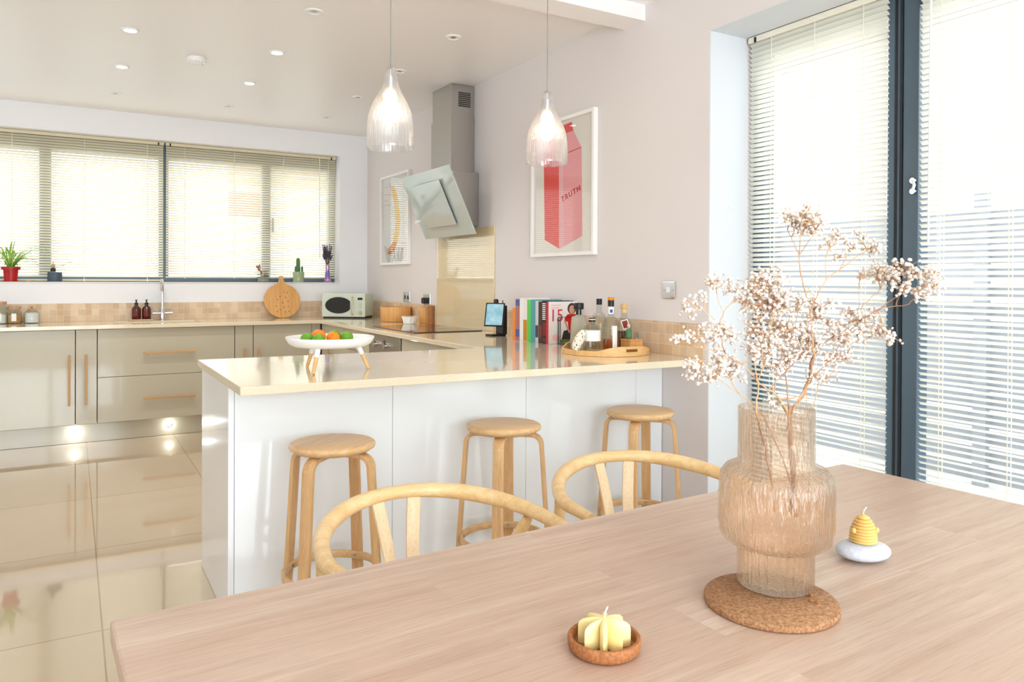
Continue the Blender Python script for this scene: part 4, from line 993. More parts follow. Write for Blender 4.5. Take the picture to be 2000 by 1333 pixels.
for i in range(N):
    j = (i+1) % N
    b.faces.new((lo[i], lo[j], uo[j], uo[i])); b.faces.new((li[j], li[i], ui[i], ui[j])); b.faces.new((uo[i], uo[j], ui[j], ui[i])); b.faces.new((lo[j], lo[i], li[i], li[j]))
obj('rim', b, BAMBOOX, t, smooth=True, angle=40)
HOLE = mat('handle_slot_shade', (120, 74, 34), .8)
for sgn in (0, PI):
    b = BM(); pts = []
    for i in range(13):
        a = hd+sgn+(-.14+.28*i/12); pts.append((TC.x+.2158*math.cos(a), TC.y+.2158*math.sin(a), ZW+.029))
    sweep(b, pts, .0065, 10); obj('handle_slot', b, HOLE, t, smooth=True)
ZTR = ZW+.0085
def on_tray(u, v): p = onZ(u, v, ZTR); return p
def bottle(label, name, x, y, prof, m, cat='bottle', n=32, sx=1, sy=1, parts=(), rot=0):
    t = thing(name, label, cat, (x, y, ZTR), 'bottles on the round tray' if cat == 'bottle' else None)
    b = BM(); lathe(b, prof, n, (x, y, ZTR), sx=sx, sy=sy); obj('glass', b, m, t, smooth=True, angle=50)
    for (pn, pprof, pm) in parts:
        b = BM(); lathe(b, pprof, n, (x, y, ZTR), sx=sx if pn in ('label', 'liquid') else 1, sy=sy if pn in ('label', 'liquid') else 1); obj(pn, b, pm, t, smooth=True, angle=50)
    return t
# x,y positions on the tray
def at(u, dist_y): r = ray(u, 650); return (r.x*(dist_y/r.y), dist_y)
x, y = at(1130, 3.115); bottle('tall frosted bottle with wide black stopper, left on the tray', 'decanter', x, y, [(0, 0), (.042, 0), (.044, .004), (.040, .12), (.036, .165), (.016, .172), (.014, .176), (0, .176)], FROST, parts=[('neck', [(0, .177), (.0145, .177), (.0145, .203), (0, .203)], BLACKG), ('stopper', [(0, .204), (.024, .204), (.026, .208), (.026, .232), (.024, .236), (0, .236)], BLACK)])
x, y = at(1156, 2.93); t = bottle('squat clear bottle with white label, in front on the tray', 'bottle', x, y, [(0, 0), (.039, 0), (.041, .004), (.041, .115), (.036, .128), (.018, .138), (.014, .146), (.014, .150), (0, .150)], CLEAR, n=32, parts=[('label', [(.0415, .060), (.0422, .060), (.0422, .112), (.0415, .112), (.0415, .060)], LABELW), ('cap', [(0, .151), (.0165, .151), (.0165, .163), (.0165, .170), (0, .170)], BLACK), ('cap_band', [(.0168, .161), (.0172, .161), (.0172, .165), (.0168, .165), (.0168, .161)], LABELW)])
x, y = at(1170, 3.10); bottle('tall clear bottle with square black cap, behind the squat bottle', 'bottle', x, y, [(0, 0), (.037, 0), (.039, .004), (.039, .15), (.030, .175), (.014, .19), (.013, .225), (0, .225)], CLEAR, parts=[('cap', [(0, .226), (.0145, .226), (.0145, .257), (0, .257)], BLACK)])
x, y = at(1193, 2.96); t = bottle('whisky bottle with orange and black cap and long white label strip', 'bottle', x, y, [(0, 0), (.039, 0), (.041, .004), (.041, .135), (.034, .158), (.015, .175), (.0135, .185), (.0135, .222), (0, .222)], CLEAR, parts=[('liquid', [(0, .006), (.0375, .006), (.0375, .062), (0, .062)], WHISKY), ('neck_label', [(.0142, .186), (.0148, .186), (.0148, .220), (.0142, .220), (.0142, .186)], LABELW), ('cap', [(0, .223), (.0155, .223), (.0155, .253), (0, .253)], BLACK), ('cap_top', [(0, .2535), (.016, .2535), (.0165, .268), (0, .268)], ORANGEP)])
cd = (Vector((0, 0, 0))-Vector((x, y, 0))).normalized(); ang = math.atan2(cd.y, cd.x)+.30
b = BM()
N = 8
for zz0, zz1, a0, a1, m_ in ((.012, .128, .0, .62, LABELW),):
    lo = []; hi = []
    for i in range(N+1):
        a = ang+a0+(a1-a0)*i/N-.1; lo.append(b.verts.new((x+.0420*math.cos(a), y+.0420*math.sin(a), ZTR+zz0))); hi.append(b.verts.new((x+.0420*math.cos(a), y+.0420*math.sin(a), ZTR+zz1)))
    for i in range(N): b.faces.new((lo[i], lo[i+1], hi[i+1], hi[i]))
obj('strip_label', b, LABELW, t)
b = BM(); r_ = .0152
lo = []; hi = []
for i in range(7):
    a = ang-.6+.9*i/6; lo.append(b.verts.new((x+r_*math.cos(a), y+r_*math.sin(a), ZTR+.192))); hi.append(b.verts.new((x+r_*math.cos(a), y+r_*math.sin(a), ZTR+.208)))
for i in range(6): b.faces.new((lo[i], lo[i+1], hi[i+1], hi[i]))
obj('neck_emblem', b, mat('blue_print', (60, 84, 160), .6), t)
x, y = at(1219, 3.02); t = bottle('rounded bottle with wooden cork, dark amber liquor and red diamond tag', 'bottle', x, y, [(0, 0), (.036, 0), (.038, .004), (.038, .125), (.030, .150), (.017, .164), (.016, .185), (0, .185)], CLEAR, parts=[('liquid', [(0, .006), (.0345, .006), (.0345, .095), (0, .095)], WHISKYD), ('cork_neck', [(0, .186), (.015, .186), (.015, .206), (0, .206)], mat('pale_cork', (232, 196, 140), .7)), ('cork', [(0, .207), (.018, .207), (.0185, .210), (.0185, .232), (0, .232)], mat('pale_cork_top', (222, 184, 130), .7))])
cd = (Vector((0, 0, 0))-Vector((x, y, 0))).normalized(); sd = Vector((-cd.y, cd.x, 0)); c0 = Vector((x, y, ZTR+.130))+cd*.044-sd*(-.006)
def quad_plate(c0, a1, a2, th, m, name, par):
    bb = BM(); n = a1.cross(a2).normalized()*th
    p = [c0-a1-a2, c0+a1-a2, c0+a1+a2, c0-a1+a2]; v0 = [bb.verts.new(q) for q in p]; v1 = [bb.verts.new(q+n) for q in p]
    bb.faces.new(v0); bb.faces.new(v1[::-1])
    for i in range(4): bb.faces.new((v0[i], v0[(i+1) % 4], v1[(i+1) % 4], v1[i]))
    return obj(name, bb, m, par)
z_ = Vector((0, 0, 1)); a1 = (sd*math.cos(.3)+z_*math.sin(.3)); a2 = (-sd*math.sin(.3)+z_*math.cos(.3))
tg = quad_plate(c0, a1*.018, a2*.023, .001, LABELW, 'tag', t); quad_plate(c0+cd*.0012, a1*.0135, a2*.0185, .0006, mat('tag_red', (150, 44, 34), .6), 'tag_print', tg)
# patterned ornament leaning beside the squat bottle
PAT = mat('black_white_pattern', (240, 232, 218), .7)
_t = PAT.node_tree; _v = _t.nodes.new('ShaderNodeTexVoronoi'); _v.inputs['Scale'].default_value = 95; _tc = _t.nodes.new('ShaderNodeTexCoord'); _r = _t.nodes.new('ShaderNodeValToRGB')
_r.color_ramp.elements[0].color = (.03, .025, .02, 1); _r.color_ramp.elements[0].position = .24; _r.color_ramp.elements[1].color = lin((240, 230, 214)); _r.color_ramp.elements[1].position = .30
_t.links.new(_tc.outputs['Object'], _v.inputs['Vector']); _t.links.new(_v.outputs['Distance'], _r.inputs['Fac']); _t.links.new(_r.outputs['Color'], _t.nodes['Principled BSDF'].inputs['Base Color'])
x, y = at(1124, 2.945)
t = thing('patterned_pouch', 'small white cloth pouch with black pattern leaning beside the squat bottle', 'pouch', (x, y, ZTR))
b = BM(); r_ = ray(1127, 650); rd = Vector((r_.y, -r_.x, 0)).normalized()
sweep(b, smooth_path([Vector((x, y, ZTR+.018))-rd*.006, Vector((x, y, ZTR+.028)), Vector((x, y, ZTR+.055))+rd*.012, Vector((x, y, ZTR+.09))+rd*.030, Vector((x, y, ZTR+.112))+rd*.040], 4), [.010, .014, .017, .019, .021, .022, .023, .023, .024, .024, .024, .023, .022, .020, .018, .014, .008], 14); obj('cloth', b, PAT, t, smooth=True)
# wooden box with two little glasses on top
x, y = at(1249, 2.93); x = 2.405
t = thing('wooden_box', 'small pale wooden box at right side of the tray', 'box', (x, y, ZTR))
b = BM(); box(b, x-.038, x+.038, y-.04, y+.04, ZTR, ZTR+.050); obj('body', b, BAMBOO, t, bevel=.002)
b = BM(); box(b, x-.038, x+.038, y-.04, y+.04, ZTR+.0505, ZTR+.060); obj('lid', b, BAMBOO, t, bevel=.002)
zb_ = ZTR+.0605
def small(name, label, x, y, r, h, m, cap=None, lab=None):
    t = thing(name, label, 'bottle' if cap else 'glass', (x, y, zb_))
    b = BM(); lathe(b, [(0, 0), (r, 0), (r, h*.75), (r*.6, h*.88), (r*.5, h), (0, h)], 24, (x, y, zb_)); obj('glass', b, m, t, smooth=True, angle=50)
    if lab: b = BM(); lathe(b, [(r+.0004, h*.12), (r+.0009, h*.12), (r+.0009, h*.68), (r+.0004, h*.68), (r+.0004, h*.12)], 24, (x, y, zb_), cap=False); obj('label', b, lab, t, smooth=True)
    if cap: b = BM(); lathe(b, [(0, h+.0005), (r*.55, h+.0005), (r*.55, h+.012), (0, h+.012)], 20, (x, y, zb_)); obj('cap', b, cap, t, smooth=True)
small('miniature_bottle', 'miniature bottle with green label standing on the wooden box', x-.014, y+.006, .0145, .060, CLEAR, mat('silver_cap', (216, 210, 214), .4), mat('green_label', (76, 132, 86), .6))
small('shot_glass', 'tiny clear glass standing on the wooden box', x+.020, y-.012, .010, .032, CLEAR)

# ------------------------------------------------------------ books (row along the wall, spines to the room)
ybs = 4.045
BKT = [('orange paperback, first in the row beside the tablet', 4.6, .190, (240, 140, 50), None),
       ('white book with blue and pink spine, second in the row', 6.5, .245, (178, 112, 112), (70, 96, 160)),
       ('plain white book, third in the row', 6.5, .252, (240, 238, 240), None),
       ('white book with mustard lower spine, left of the green book', 7.5, .246, (238, 232, 228), (196, 140, 30)),
       ('bright green book in the middle of the row', 7.5, .243, (92, 208, 90), None),
       ('teal book right of the green book', 9, .245, (84, 160, 168), None),
       ('pale grey book between teal and dark brown', 6, .240, (206, 208, 216), (70, 66, 90)),
       ('dark brown book with worn spine', 7, .236, (66, 40, 34), (120, 60, 44)),
       ('black book with white lettering on spine', 8, .242, (26, 20, 24), (120, 30, 40))]
# y extents from pixel columns at the spine plane x=2.31
cols = [1001, 1006.5, 1014.8, 1021.8, 1029.2, 1036.5, 1045.6, 1051.3, 1058.3, 1067.2, 1071.2]
SPX = 2.30
yy = [onX(u, 650, SPX).y for u in cols]
for i, (lab, _, hgt, c, c2) in enumerate(BKT):
    y1, y0 = yy[i], yy[i+1]; y1 -= .0006
    t = thing('book', lab, 'book', (SPX, (y0+y1)/2, ZW), 'books standing in a row against the wall')
    dep = .185 if i else .13
    b = BM(); cm = mat('cover_%d' % i, c, .45)
    box(b, SPX, SPX+dep, y1-.002, y1, ZW+.0005, ZW+hgt); box(b, SPX, SPX+dep, y0, y0+.002, ZW+.0005, ZW+hgt); box(b, SPX, SPX+.003, y0+.002, y1-.002, ZW+.0005, ZW+hgt)
    cv = obj('cover', b, cm, t)
    b = BM(); box(b, SPX+.003, SPX+dep-.003, y0+.002, y1-.002, ZW+.003, ZW+hgt-.003); obj('pages', b, PAPERW, t)
    if c2:
        m2 = mat('spine_band_%d' % i, c2, .5)
        if i == 1:
            for za_, zb2 in ((.205, .240), (.02, .065)): b = BM(); box(b, SPX-.0004, SPX, y0+.001, y1-.001, ZW+za_, ZW+zb2); obj('spine_band', b, m2, cv)
        elif i == 3: b = BM(); box(b, SPX-.0004, SPX, y0+.0005, y1-.0005, ZW+.002, ZW+.125); obj('spine_band', b, m2, cv)
        elif i == 8:
            for za_, zb2 in ((.01, .03), (.045, .12)): b = BM(); box(b, SPX-.0004, SPX, y0+.002, y1-.006, ZW+za_, ZW+zb2); obj('spine_band', b, m2, cv)
            b = BM()
            for k in range(9): box(b, SPX-.0005, SPX, y0+.010, y1-.004, ZW+.135+k*.011, ZW+.135+k*.011+.006)
            obj('spine_lettering', b, LABELW, cv)
        else: b = BM(); box(b, SPX-.0004, SPX, y0+.001, y1-.001, ZW+.03, ZW+.10); obj('spine_band', b, m2, cv)
# the last book shows its front cover
y1, y0 = yy[9]-.0006, yy[10]
t = thing('cookbook', 'white cookbook with red 15 and a person in red on its front cover', 'book', (SPX, (y0+y1)/2, ZW))
hgt = .238; XB1 = 2.497
b = BM(); box(b, SPX, XB1, y1-.002, y1, ZW+.0005, ZW+hgt); box(b, SPX, XB1, y0, y0+.002, ZW+.0005, ZW+hgt); cv = obj('cover', b, mat('cookbook_cover', (240, 236, 234), .35), t)
b = BM(); box(b, SPX-.002, SPX, y0, y1, ZW+.0005, ZW+hgt); obj('spine', b, mat('cookbook_spine', (206, 40, 56), .4), t)
b = BM(); box(b, SPX+.001, XB1-.003, y0+.002, y1-.002, ZW+.003, ZW+hgt-.003); obj('pages', b, PAPERW, t)
fy = y0-.0006
def fdecal(name, pts, m, lay=0):
    b = BM(); prism(b, [(SPX+.0+p[0]*(XB1-SPX), ZW+p[1]*hgt) for p in pts], 'Y', fy-.0003*lay, fy-.0003*lay+.0003); return obj(name, b, m, cv)
def ell(cx, cz, rx, rz, n=24): return [(cx+rx*math.cos(2*PI*i/n), cz+rz*math.sin(2*PI*i/n)) for i in range(n)]
SKIN = mat('printed_skin', (206, 150, 120), .5); HAIR = mat('printed_hair', (70, 34, 26), .5); TEE = mat('printed_red_shirt', (196, 24, 28), .5); GRN = mat('printed_green', (110, 140, 80), .5); DK = mat('printed_dark', (50, 44, 48), .5)
fdecal('printed_bike', [(.45, .10), (1, .10), (1, .32), (.72, .34), (.52, .30)], DK, 0)
fdecal('printed_ground', [(.42, .02), (1, .02), (1, .10), (.42, .10)], GRN, 1)
fdecal('printed_torso', [(.56, .62), (.66, .70), (.95, .70), (1, .60), (1, .28), (.70, .28), (.66, .52), (.54, .52)], TEE, 2)
fdecal('printed_hair', ell(.80, .83, .15, .135), HAIR, 2)
fdecal('printed_face', ell(.80, .805, .095, .105), SKIN, 3)
fdecal('printed_arm', [(.52, .55), (.58, .55), (.74, .27), (.70, .24)], SKIN, 3)
tm = text_mesh('cover_number', '15', .098, mat('cover_red_number', (222, 50, 80), .5), (SPX+.27*(XB1-SPX), fy-.0012, ZW+.66*hgt), (PI/2, 0, 0), cv, sx=.95)
fdecal('title_line', [(.08, .90), (.42, .90), (.42, .93), (.08, .93)], PALEPINK, 1); fdecal('title_line', [(.08, .84), (.36, .84), (.36, .87), (.08, .87)], PALEPINK, 1)
fdecal('badge', ell(.25, .15, .13, .09, 5), PALEPINK, 1)
# wire bookend
t = thing('bookend', 'black wire bookend in front of the white cookbook', 'bookend', (2.40, y0-.02, ZW))
b = BM(); yb_ = y0-.006
sweep(b, [(2.362, yb_, ZW+.004), (2.362, yb_, ZW+.150), (2.49, yb_, ZW+.150), (2.49, yb_, ZW+.004)], .003, 8); sweep(b, [(2.375, yb_, ZW+.004), (2.375, yb_, ZW+.150)], .002, 8); obj('wire_frame', b, BLACK, t)
b = BM(); box(b, 2.355, 2.495, yb_-.05, yb_+.004, ZW+.0003, ZW+.002); obj('foot', b, BLACK, t)

# ------------------------------------------------------------ tablet on a stand beside the books
px, py = 2.345, 4.215
t = thing('tablet', 'black tablet with blue screen on a stand beside the books', 'tablet', (px, py, ZW))
nd = Vector((-.62, -.70, .34)).normalized(); rt = Vector((.70, -.66, 0)).normalized(); upv = rt.cross(nd)*-1
if upv.z < 0: upv = -upv
rt = (rt - nd*rt.dot(nd)).normalized(); upv = nd.cross(rt); upv = upv if upv.z > 0 else -upv
cc = Vector((px, py, ZW+.125)) + nd*.03
quad_plate(cc, rt*.062, upv*.078, .008, BLACK, 'case', t); quad_plate(cc+nd*.0095, rt*.054, upv*.070, .0008, DEVICE, 'screen', t)
b = BM(); box(b, px-.05, px+.06, py-.03, py+.05, ZW+.0004, ZW+.010); obj('stand_foot', b, BLACK, t, bevel=.003)
b = BM(); box(b, px+.022, px+.06, py-.045, py+.04, ZW+.010, ZW+.195); obj('stand_back', b, BLACK, t, bevel=.004)
b = BM(); box(b, px+.005, px+.03, py+.012, py+.045, ZW+.185, ZW+.235); obj('holder_top', b, BLACK, t, bevel=.008)
b = BM(); sweep(b, [(px+.04, py-.02, ZW+.19), (px+.04, py-.02, ZW+.228)], .0035, 8); obj('pen', b, BLACK, t)

# ------------------------------------------------------------ things by the hob
bx_, by_ = 2.375, 6.02
t = thing('bamboo_bowl', 'round straight-sided bamboo bowl beside the microwave', 'bowl', (bx_, by_, ZW))
b = BM(); lathe(b, [(0, .001), (.120, .001), (.126, .006), (.130, .125), (.128, .127), (.120, .127), (.118, .012), (0, .010)], 56, (bx_, by_, ZW), cap=False, ); obj('bowl', b, BAMBOO, t, smooth=True, angle=50)
def disp(u, v, z=ZW): return onZ(u, v, z)
p = disp(805, 634)
t = thing('ceramic_bowl', 'small white fluted bowl with brown bits behind the hob', 'bowl', (p.x, p.y+.06, ZW))
cx_, cy_ = p.x, p.y+.06
b = BM(); lathe(b, [(0, .001), (.042, .001), (.046, .004), (.052, .030), (.064, .062), (.060, .062), (.048, .030), (.040, .010), (0, .008)], 64, (cx_, cy_, ZW), cap=False, wob=lambda a, z: 1+.04*math.cos(a*10)); obj('bowl', b, WHITEL, t, smooth=True, angle=60)
for k in range(4):
    a = k*1.6; b = BM(); ball(b, (cx_+.022*math.cos(a), cy_+.022*math.sin(a), ZW+.052+.006*(k % 2)), .017, 2, (1, 1, .8))
    tag(obj('onion', b, mat('onion_skin_%d' % k, (188, 122, 62), .5), None, smooth=True), 'small brown bulb in the fluted bowl, ' + ('nearest the glass splashback', 'furthest from the hob', 'nearest the bamboo bowl', 'nearest the hob edge')[k], 'onion', 'bulbs in the fluted bowl')
p = disp(833, 632); jx, jy = p.x, p.y+.035
t = thing('wooden_jar', 'tall wooden utensil jar next to the glass splashback', 'jar', (jx, jy, ZW))
b = BM(); lathe(b, [(0, .001), (.043, .001), (.045, .004), (.045, .130), (.043, .132), (.039, .132), (.037, .012), (0, .010)], 40, (jx, jy, ZW), cap=False); obj('jar', b, BAMBOO, t, smooth=True, angle=50)
b = BM(); sweep(b, [(jx-.01, jy, ZW+.02), (jx+.012, jy, ZW+.155)], .006, 8); tag(obj('peeler', b, BLACK), 'black handled tool standing in the wooden jar', 'utensil')
p = disp(849, 631)
b = BM(); box(b, XR-.040, XR-.011, 5.50, 5.575, ZW+.0005, ZW+.150); tag(obj('cutting_block', b, wood('walnut', (150, 92, 52), (178, 118, 72), .5, 'Z', 2), bevel=.004), 'small brown board leaning between wooden jar and glass splashback', 'board')
t = thing('microwave', 'sage green retro microwave oven in the corner of the worktop', 'microwave', (2.3, 7.0, ZW), local=True)
# local frame: front-left bottom corner at 0, x along front, y back
fl = onZ(628, 621.5, ZW); fr_ = onZ(713, 622.5, ZW); ax = (fr_-fl).normalized(); mw = (fr_-fl).length
t.location = fl; t.rotation_euler = (0, 0, math.atan2(ax.y, ax.x))
WM, DM, HM = mw, .25, .228; print('MW', fl, fr_, mw)
b = BM(); box(b, .002, WM-.002, .012, DM, .016, HM); obj('body', b, MINTD, t, bevel=.012, seg=3)
b = BM(); box(b, 0, WM, 0, .016, .012, HM+.001); fr0 = obj('front', b, MINT, t, bevel=.010, seg=3)
b = BM(); k = []
for i in range(40):
    a = 2*PI*i/40; k.append((WM*.39+.305*WM*max(-1, min(.88, math.cos(a))), HM*.52+.33*HM*math.sin(a)))
prism(b, k, 'Y', -.003, .0); obj('door_window', b, BLACKG, fr0)
b = BM(); k = [(WM*.39+.325*WM*max(-1, min(.88, math.cos(2*PI*i/40))), HM*.52+.365*HM*math.sin(2*PI*i/40)) for i in range(40)]
prism(b, k, 'Y', -.0015, .0); obj('window_trim', b, MINTD, fr0)
b = BM(); sweep(b, smooth_path([(WM*.715, -.004, HM*.84), (WM*.718, -.026, HM*.80), (WM*.718, -.028, HM*.5), (WM*.718, -.026, HM*.20), (WM*.715, -.004, HM*.15)], 4), .005, 10); obj('door_handle', b, GOLD, fr0, smooth=True)
b = BM(); box(b, WM*.83, WM*.94, -.002, 0, HM*.74, HM*.83); obj('display', b, BLACKG, fr0)
b = BM()
for r_ in range(4):
    for c_ in range(3): box(b, WM*(.835+c_*.034), WM*(.835+c_*.034+.024), -.003, 0, HM*(.42+r_*.06), HM*(.42+r_*.06+.04))
obj('button', b, MINTD, fr0)
b = BM(); sweep(b, [(WM*.885, 0, HM*.23), (WM*.885, -.016, HM*.23)], [.017, .015], 24); obj('dial', b, GOLD, fr0, smooth=True)
b = BM(); box(b, .012, WM-.012, .012, DM-.01, 0.0005, .016); obj('foot', b, BLACK, t)
# bamboo chopping board leaning on the tiles
t = thing('chopping_board', 'round bamboo chopping board with handle leaning against the wall', 'chopping board', (1.665, 6.99, ZW), local=True)
t.rotation_euler = (math.radians(-14), 0, 0)
R_ = .163; b = BM(); k = []
for i in range(60):
    a = -PI/2+.17*0+2*PI*i/60; px_, pz_ = R_*math.cos(a), R_+R_*math.sin(a)
    if pz_ > 1.80*R_ and abs(px_) < .09: continue
    k.append((px_, pz_))
i0 = max(range(len(k)), key=lambda i: (k[i][0] > 0)*(k[i][1]))
neck = [(.052, R_*1.93), (.034, R_*2.02), (.026, R_*2.12), (.0215, R_*2.22), (.0225, R_*2.32), (.018, R_*2.41), (0, R_*2.45)]
neck = neck+[(-x, z) for x, z in neck[::-1][1:]]
k = [p for p in k if p[0] >= 0 and p[1] <= R_*1.85 or p[0] < 0 and p[1] <= R_*1.85]
right = sorted([p for p in k if p[0] >= 0], key=lambda p: p[1]); left = sorted([p for p in k if p[0] < 0], key=lambda p: -p[1])
prism(b, right+neck+left, 'Y', -.009, .009); obj('board', b, BAMBOO, t, bevel=.003)
HB = mat('board_hole_dark', (120, 72, 34), .8)
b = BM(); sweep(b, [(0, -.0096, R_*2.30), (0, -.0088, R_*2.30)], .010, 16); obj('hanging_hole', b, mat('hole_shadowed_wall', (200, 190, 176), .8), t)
for hx, hz in ((.018, .243), (.046, .235), (.03, .19), (-.02, .20), (.05, .155), (-.045, .17), (0, .14), (-.06, .11), (.012, .10), (.05, .105), (-.025, .075), (.02, .055), (-.05, .06), (.055, .06)):
    b = BM(); sweep(b, [(hx, -.0098, hz), (hx, -.0088, hz)], .0048, 10); obj('hole_shade', b, HB, t)  # dark discs paint the shade of small holes; board is uncut
# tap
t = thing('kitchen_tap', 'chrome swan-neck mixer tap with crossbar levers behind the sink', 'tap', (.664, 7.045, ZW))
X, Y = .664, 7.045
b = BM(); lathe(b, [(0, .0005), (.027, .0005), (.027, .006), (.019, .012), (.019, .105), (.012, .115), (0, .115)], 28, (X, Y, ZW)); obj('body', b, CHROME, t, smooth=True, angle=50)
b = BM(); sweep(b, smooth_path([(X, Y, ZW+.10), (X, Y, ZW+.27), (X-.003, Y-.025, ZW+.325), (X-.012, Y-.085, ZW+.345), (X-.022, Y-.145, ZW+.315), (X-.026, Y-.165, ZW+.26)], 6), .011, 16); obj('spout', b, CHROME, t, smooth=True)
b = BM(); sweep(b, [(X-.078, Y, ZW+.062), (X+.078, Y, ZW+.062)], .012, 16); obj('crossbar', b, CHROME, t, smooth=True)
for s in (-1, 1):
    b = BM(); sweep(b, [(X+s*.068, Y, ZW+.066), (X+s*.070, Y-.004, ZW+.128)], .0035, 10); obj('lever', b, CHROME, t, smooth=True)
# soap bottles on a little dish
t = thing('soap_tray', 'small stone tray under the two brown soap bottles', 'tray', (.50, 7.03, ZW))
b = BM(); box(b, .408, .592, 6.985, 7.075, ZW+.0005, ZW+.014); obj('tray', b, mat('pink_stone', (206, 176, 150), .6), t, bevel=.003)
def soap(x, label):
    t = thing('soap_bottle', label, 'bottle', (x, 7.03, ZW+.0145), 'brown pump bottles by the sink')
    z = ZW+.0145
    b = BM(); lathe(b, [(0, 0), (.033, 0), (.035, .003), (.035, .080), (.032, .095), (.020, .108), (.014, .114), (.014, .120), (0, .120)], 32, (x, 7.03, z)); g = obj('glass', b, AMBERB, t, smooth=True, angle=50)
    b = BM(); lathe(b, [(0, .1205), (.015, .1205), (.015, .136), (.006, .140), (.005, .156), (.009, .157), (.009, .164), (0, .164)], 24, (x, 7.03, z)); pu = obj('pump', b, BLACK, t, smooth=True, angle=50)
    b = BM(); sweep(b, [(x, 7.03, z+.160), (x-.004, 6.995, z+.157)], .004, 8); obj('nozzle', b, BLACK, pu, smooth=True)
    b = BM(); N = 10; lo = []; hi = []
    for i in range(N+1):
        a = -PI/2-.75-.08+1.1*i/N; lo.append(b.verts.new((x+.0354*math.cos(a), 7.03+.0354*math.sin(a), z+.024))); hi.append(b.verts.new((x+.0354*math.cos(a), 7.03+.0354*math.sin(a), z+.072)))
    for i in range(N): b.faces.new((lo[i], lo[i+1], hi[i+1], hi[i]))
    obj('label', b, mat('maroon_label', (110, 36, 26), .5), t)
soap(.462, 'brown glass pump bottle, left of the pair by the tap'); soap(.540, 'brown glass pump bottle, right of the pair by the tap')
# glass storage jars at the left
def jar(label, u, r, h, cont, m, lid, ball_=False, tagm=None):
    r0 = ray(u, 630); yj = 7.03; x = r0.x*(yj/r0.y)
    t = thing('storage_jar', label, 'jar', (x, yj, ZW), 'glass storage jars on the worktop')
    b = BM(); lathe(b, [(0, .0005), (r*.94, .0005), (r, .006), (r, h*.80), (r*.80, h*.9), (r*.8, h), (0, h)], 32, (x, yj, ZW)); obj('glass', b, CLEAR, t, smooth=True, angle=50)
    b = BM(); lathe(b, [(0, .005), (r*.9, .006), (r*.92, h*cont), (r*.7, h*cont+.005), (0, h*cont+.008)], 28, (x, yj, ZW)); obj('contents', b, m, t, smooth=True, angle=60)
    if ball_:
        b = BM(); lathe(b, [(0, h+.0005), (r*.55, h+.0005), (r*.45, h+.012), (0, h+.014)], 24, (x, yj, ZW)); l = obj('lid', b, lid, t, smooth=True); b = BM(); ball(b, (x, yj, ZW+h+.024), .011, 2); obj('lid_knob', b, lid, l, smooth=True)
    else: b = BM(); lathe(b, [(0, h+.0005), (r*.88, h+.0005), (r*.9, h+.016), (r*.86, h+.022), (0, h+.022)], 28, (x, yj, ZW)); obj('lid', b, lid, t, smooth=True, angle=50)
    if tagm: b = BM(); box(b, x-.016, x+.016, yj-r-.003, yj-r-.001, ZW+.02, ZW+.08); obj('label', b, LABELW, t)
WAL = wood('jar_lid_wood', (176, 128, 90), (204, 160, 120), .5, 'X', 3)
jar('tall glass jar with wooden lid, cut by the left edge', -1, .052, .150, .45, SALT, WAL, False, True)
jar('glass jar with brown contents and white label between the two others', 28, .050, .112, .6, JARC, WAL, False, True)
jar('glass jar of white salt with knobbed lid, right of the brown jar', 62, .052, .100, .78, SALT, WAL, True)

# ------------------------------------------------------------ window sill plants
ZS = WZ0+.0045
def sillx(u, y=7.175): r0 = ray(u, 553); return r0.x*(y/r0.y)
x = sillx(21); y = 7.165
t = thing('spider_plant', 'green spider plant in a red pot on the window sill', 'plant', (x, y, ZS))
b = BM(); lathe(b, [(0, 0), (.052, 0), (.054, .002), (.054, .010), (.044, .010), (.052, .094), (.066, .095), (.068, .118), (.062, .118), (.058, .100), (0, .098)], 36, (x, y, ZS), cap=False, sx=1.0, sy=.75); obj('pot', b, TERRA, t, smooth=True, angle=40)
b = BM(); lathe(b, [(0, .098), (.058, .100), (0, .104)], 24, (x, y, ZS), cap=False, sy=.75); obj('soil', b, mat('soil', (70, 48, 34), .9), t)
rnd = random.Random(5); b = BM()
def leaf(bm, p0, ang, ln, rise, droop, w, m=8):
    prev = None
    for i in range(m+1):
        s = i/m; q = Vector(p0)+Vector((math.cos(ang)*ln*s, math.sin(ang)*ln*s*.45, rise*math.sin(min(1, s*1.15)*PI/2)*1.0-droop*s**2.6))
        q.y = min(q.y, 7.215)
        ww = w*(1-s)**.6*(.5+s*1.2 if s < .4 else 1); side = Vector((-math.sin(ang)*.6-.2, math.cos(ang), .25)).normalized()*ww
        v = (bm.verts.new(q-side), bm.verts.new(q+Vector((0, 0, -.002))), bm.verts.new(q+side))
        if prev:
            bm.faces.new((prev[0], prev[1], v[1], v[0])); bm.faces.new((prev[1], prev[2], v[2], v[1]))
        prev = v
for k in range(34):
    a = rnd.uniform(0, 2*PI); leaf(b, (x+rnd.uniform(-.02, .02), y+rnd.uniform(-.01, .01), ZS+.10), a, rnd.uniform(.08, .26), rnd.uniform(.10, .24), rnd.uniform(.0, .16), rnd.uniform(.009, .014))
for k, (dx, ri, dr) in enumerate(((.30, .26, .16), (.26, .20, .06), (.28, .10, .02), (-.16, .18, .12), (.20, .22, .30), (-.1, .26, .05))):
    leaf(b, (x, y-.005, ZS+.10), 0 if dx > 0 else PI, abs(dx), ri, dr, .007, 12)
obj('leaves', b, LEAF, t, smooth=True)
b = BM(); leaf(b, (sillx(52), 7.15, ZS+.004), .2, .06, .006, 0, .008); tag(obj('fallen_leaf', b, mat('yellow_leaf', (240, 190, 60), .6)), 'small yellow fallen leaf on the sill beside the red pot', 'leaf')
x = sillx(107, 7.175); y = 7.18
t = thing('propagation_pot', 'blue-grey pot with sprouting seed on the window sill', 'plant', (x, y, ZS))
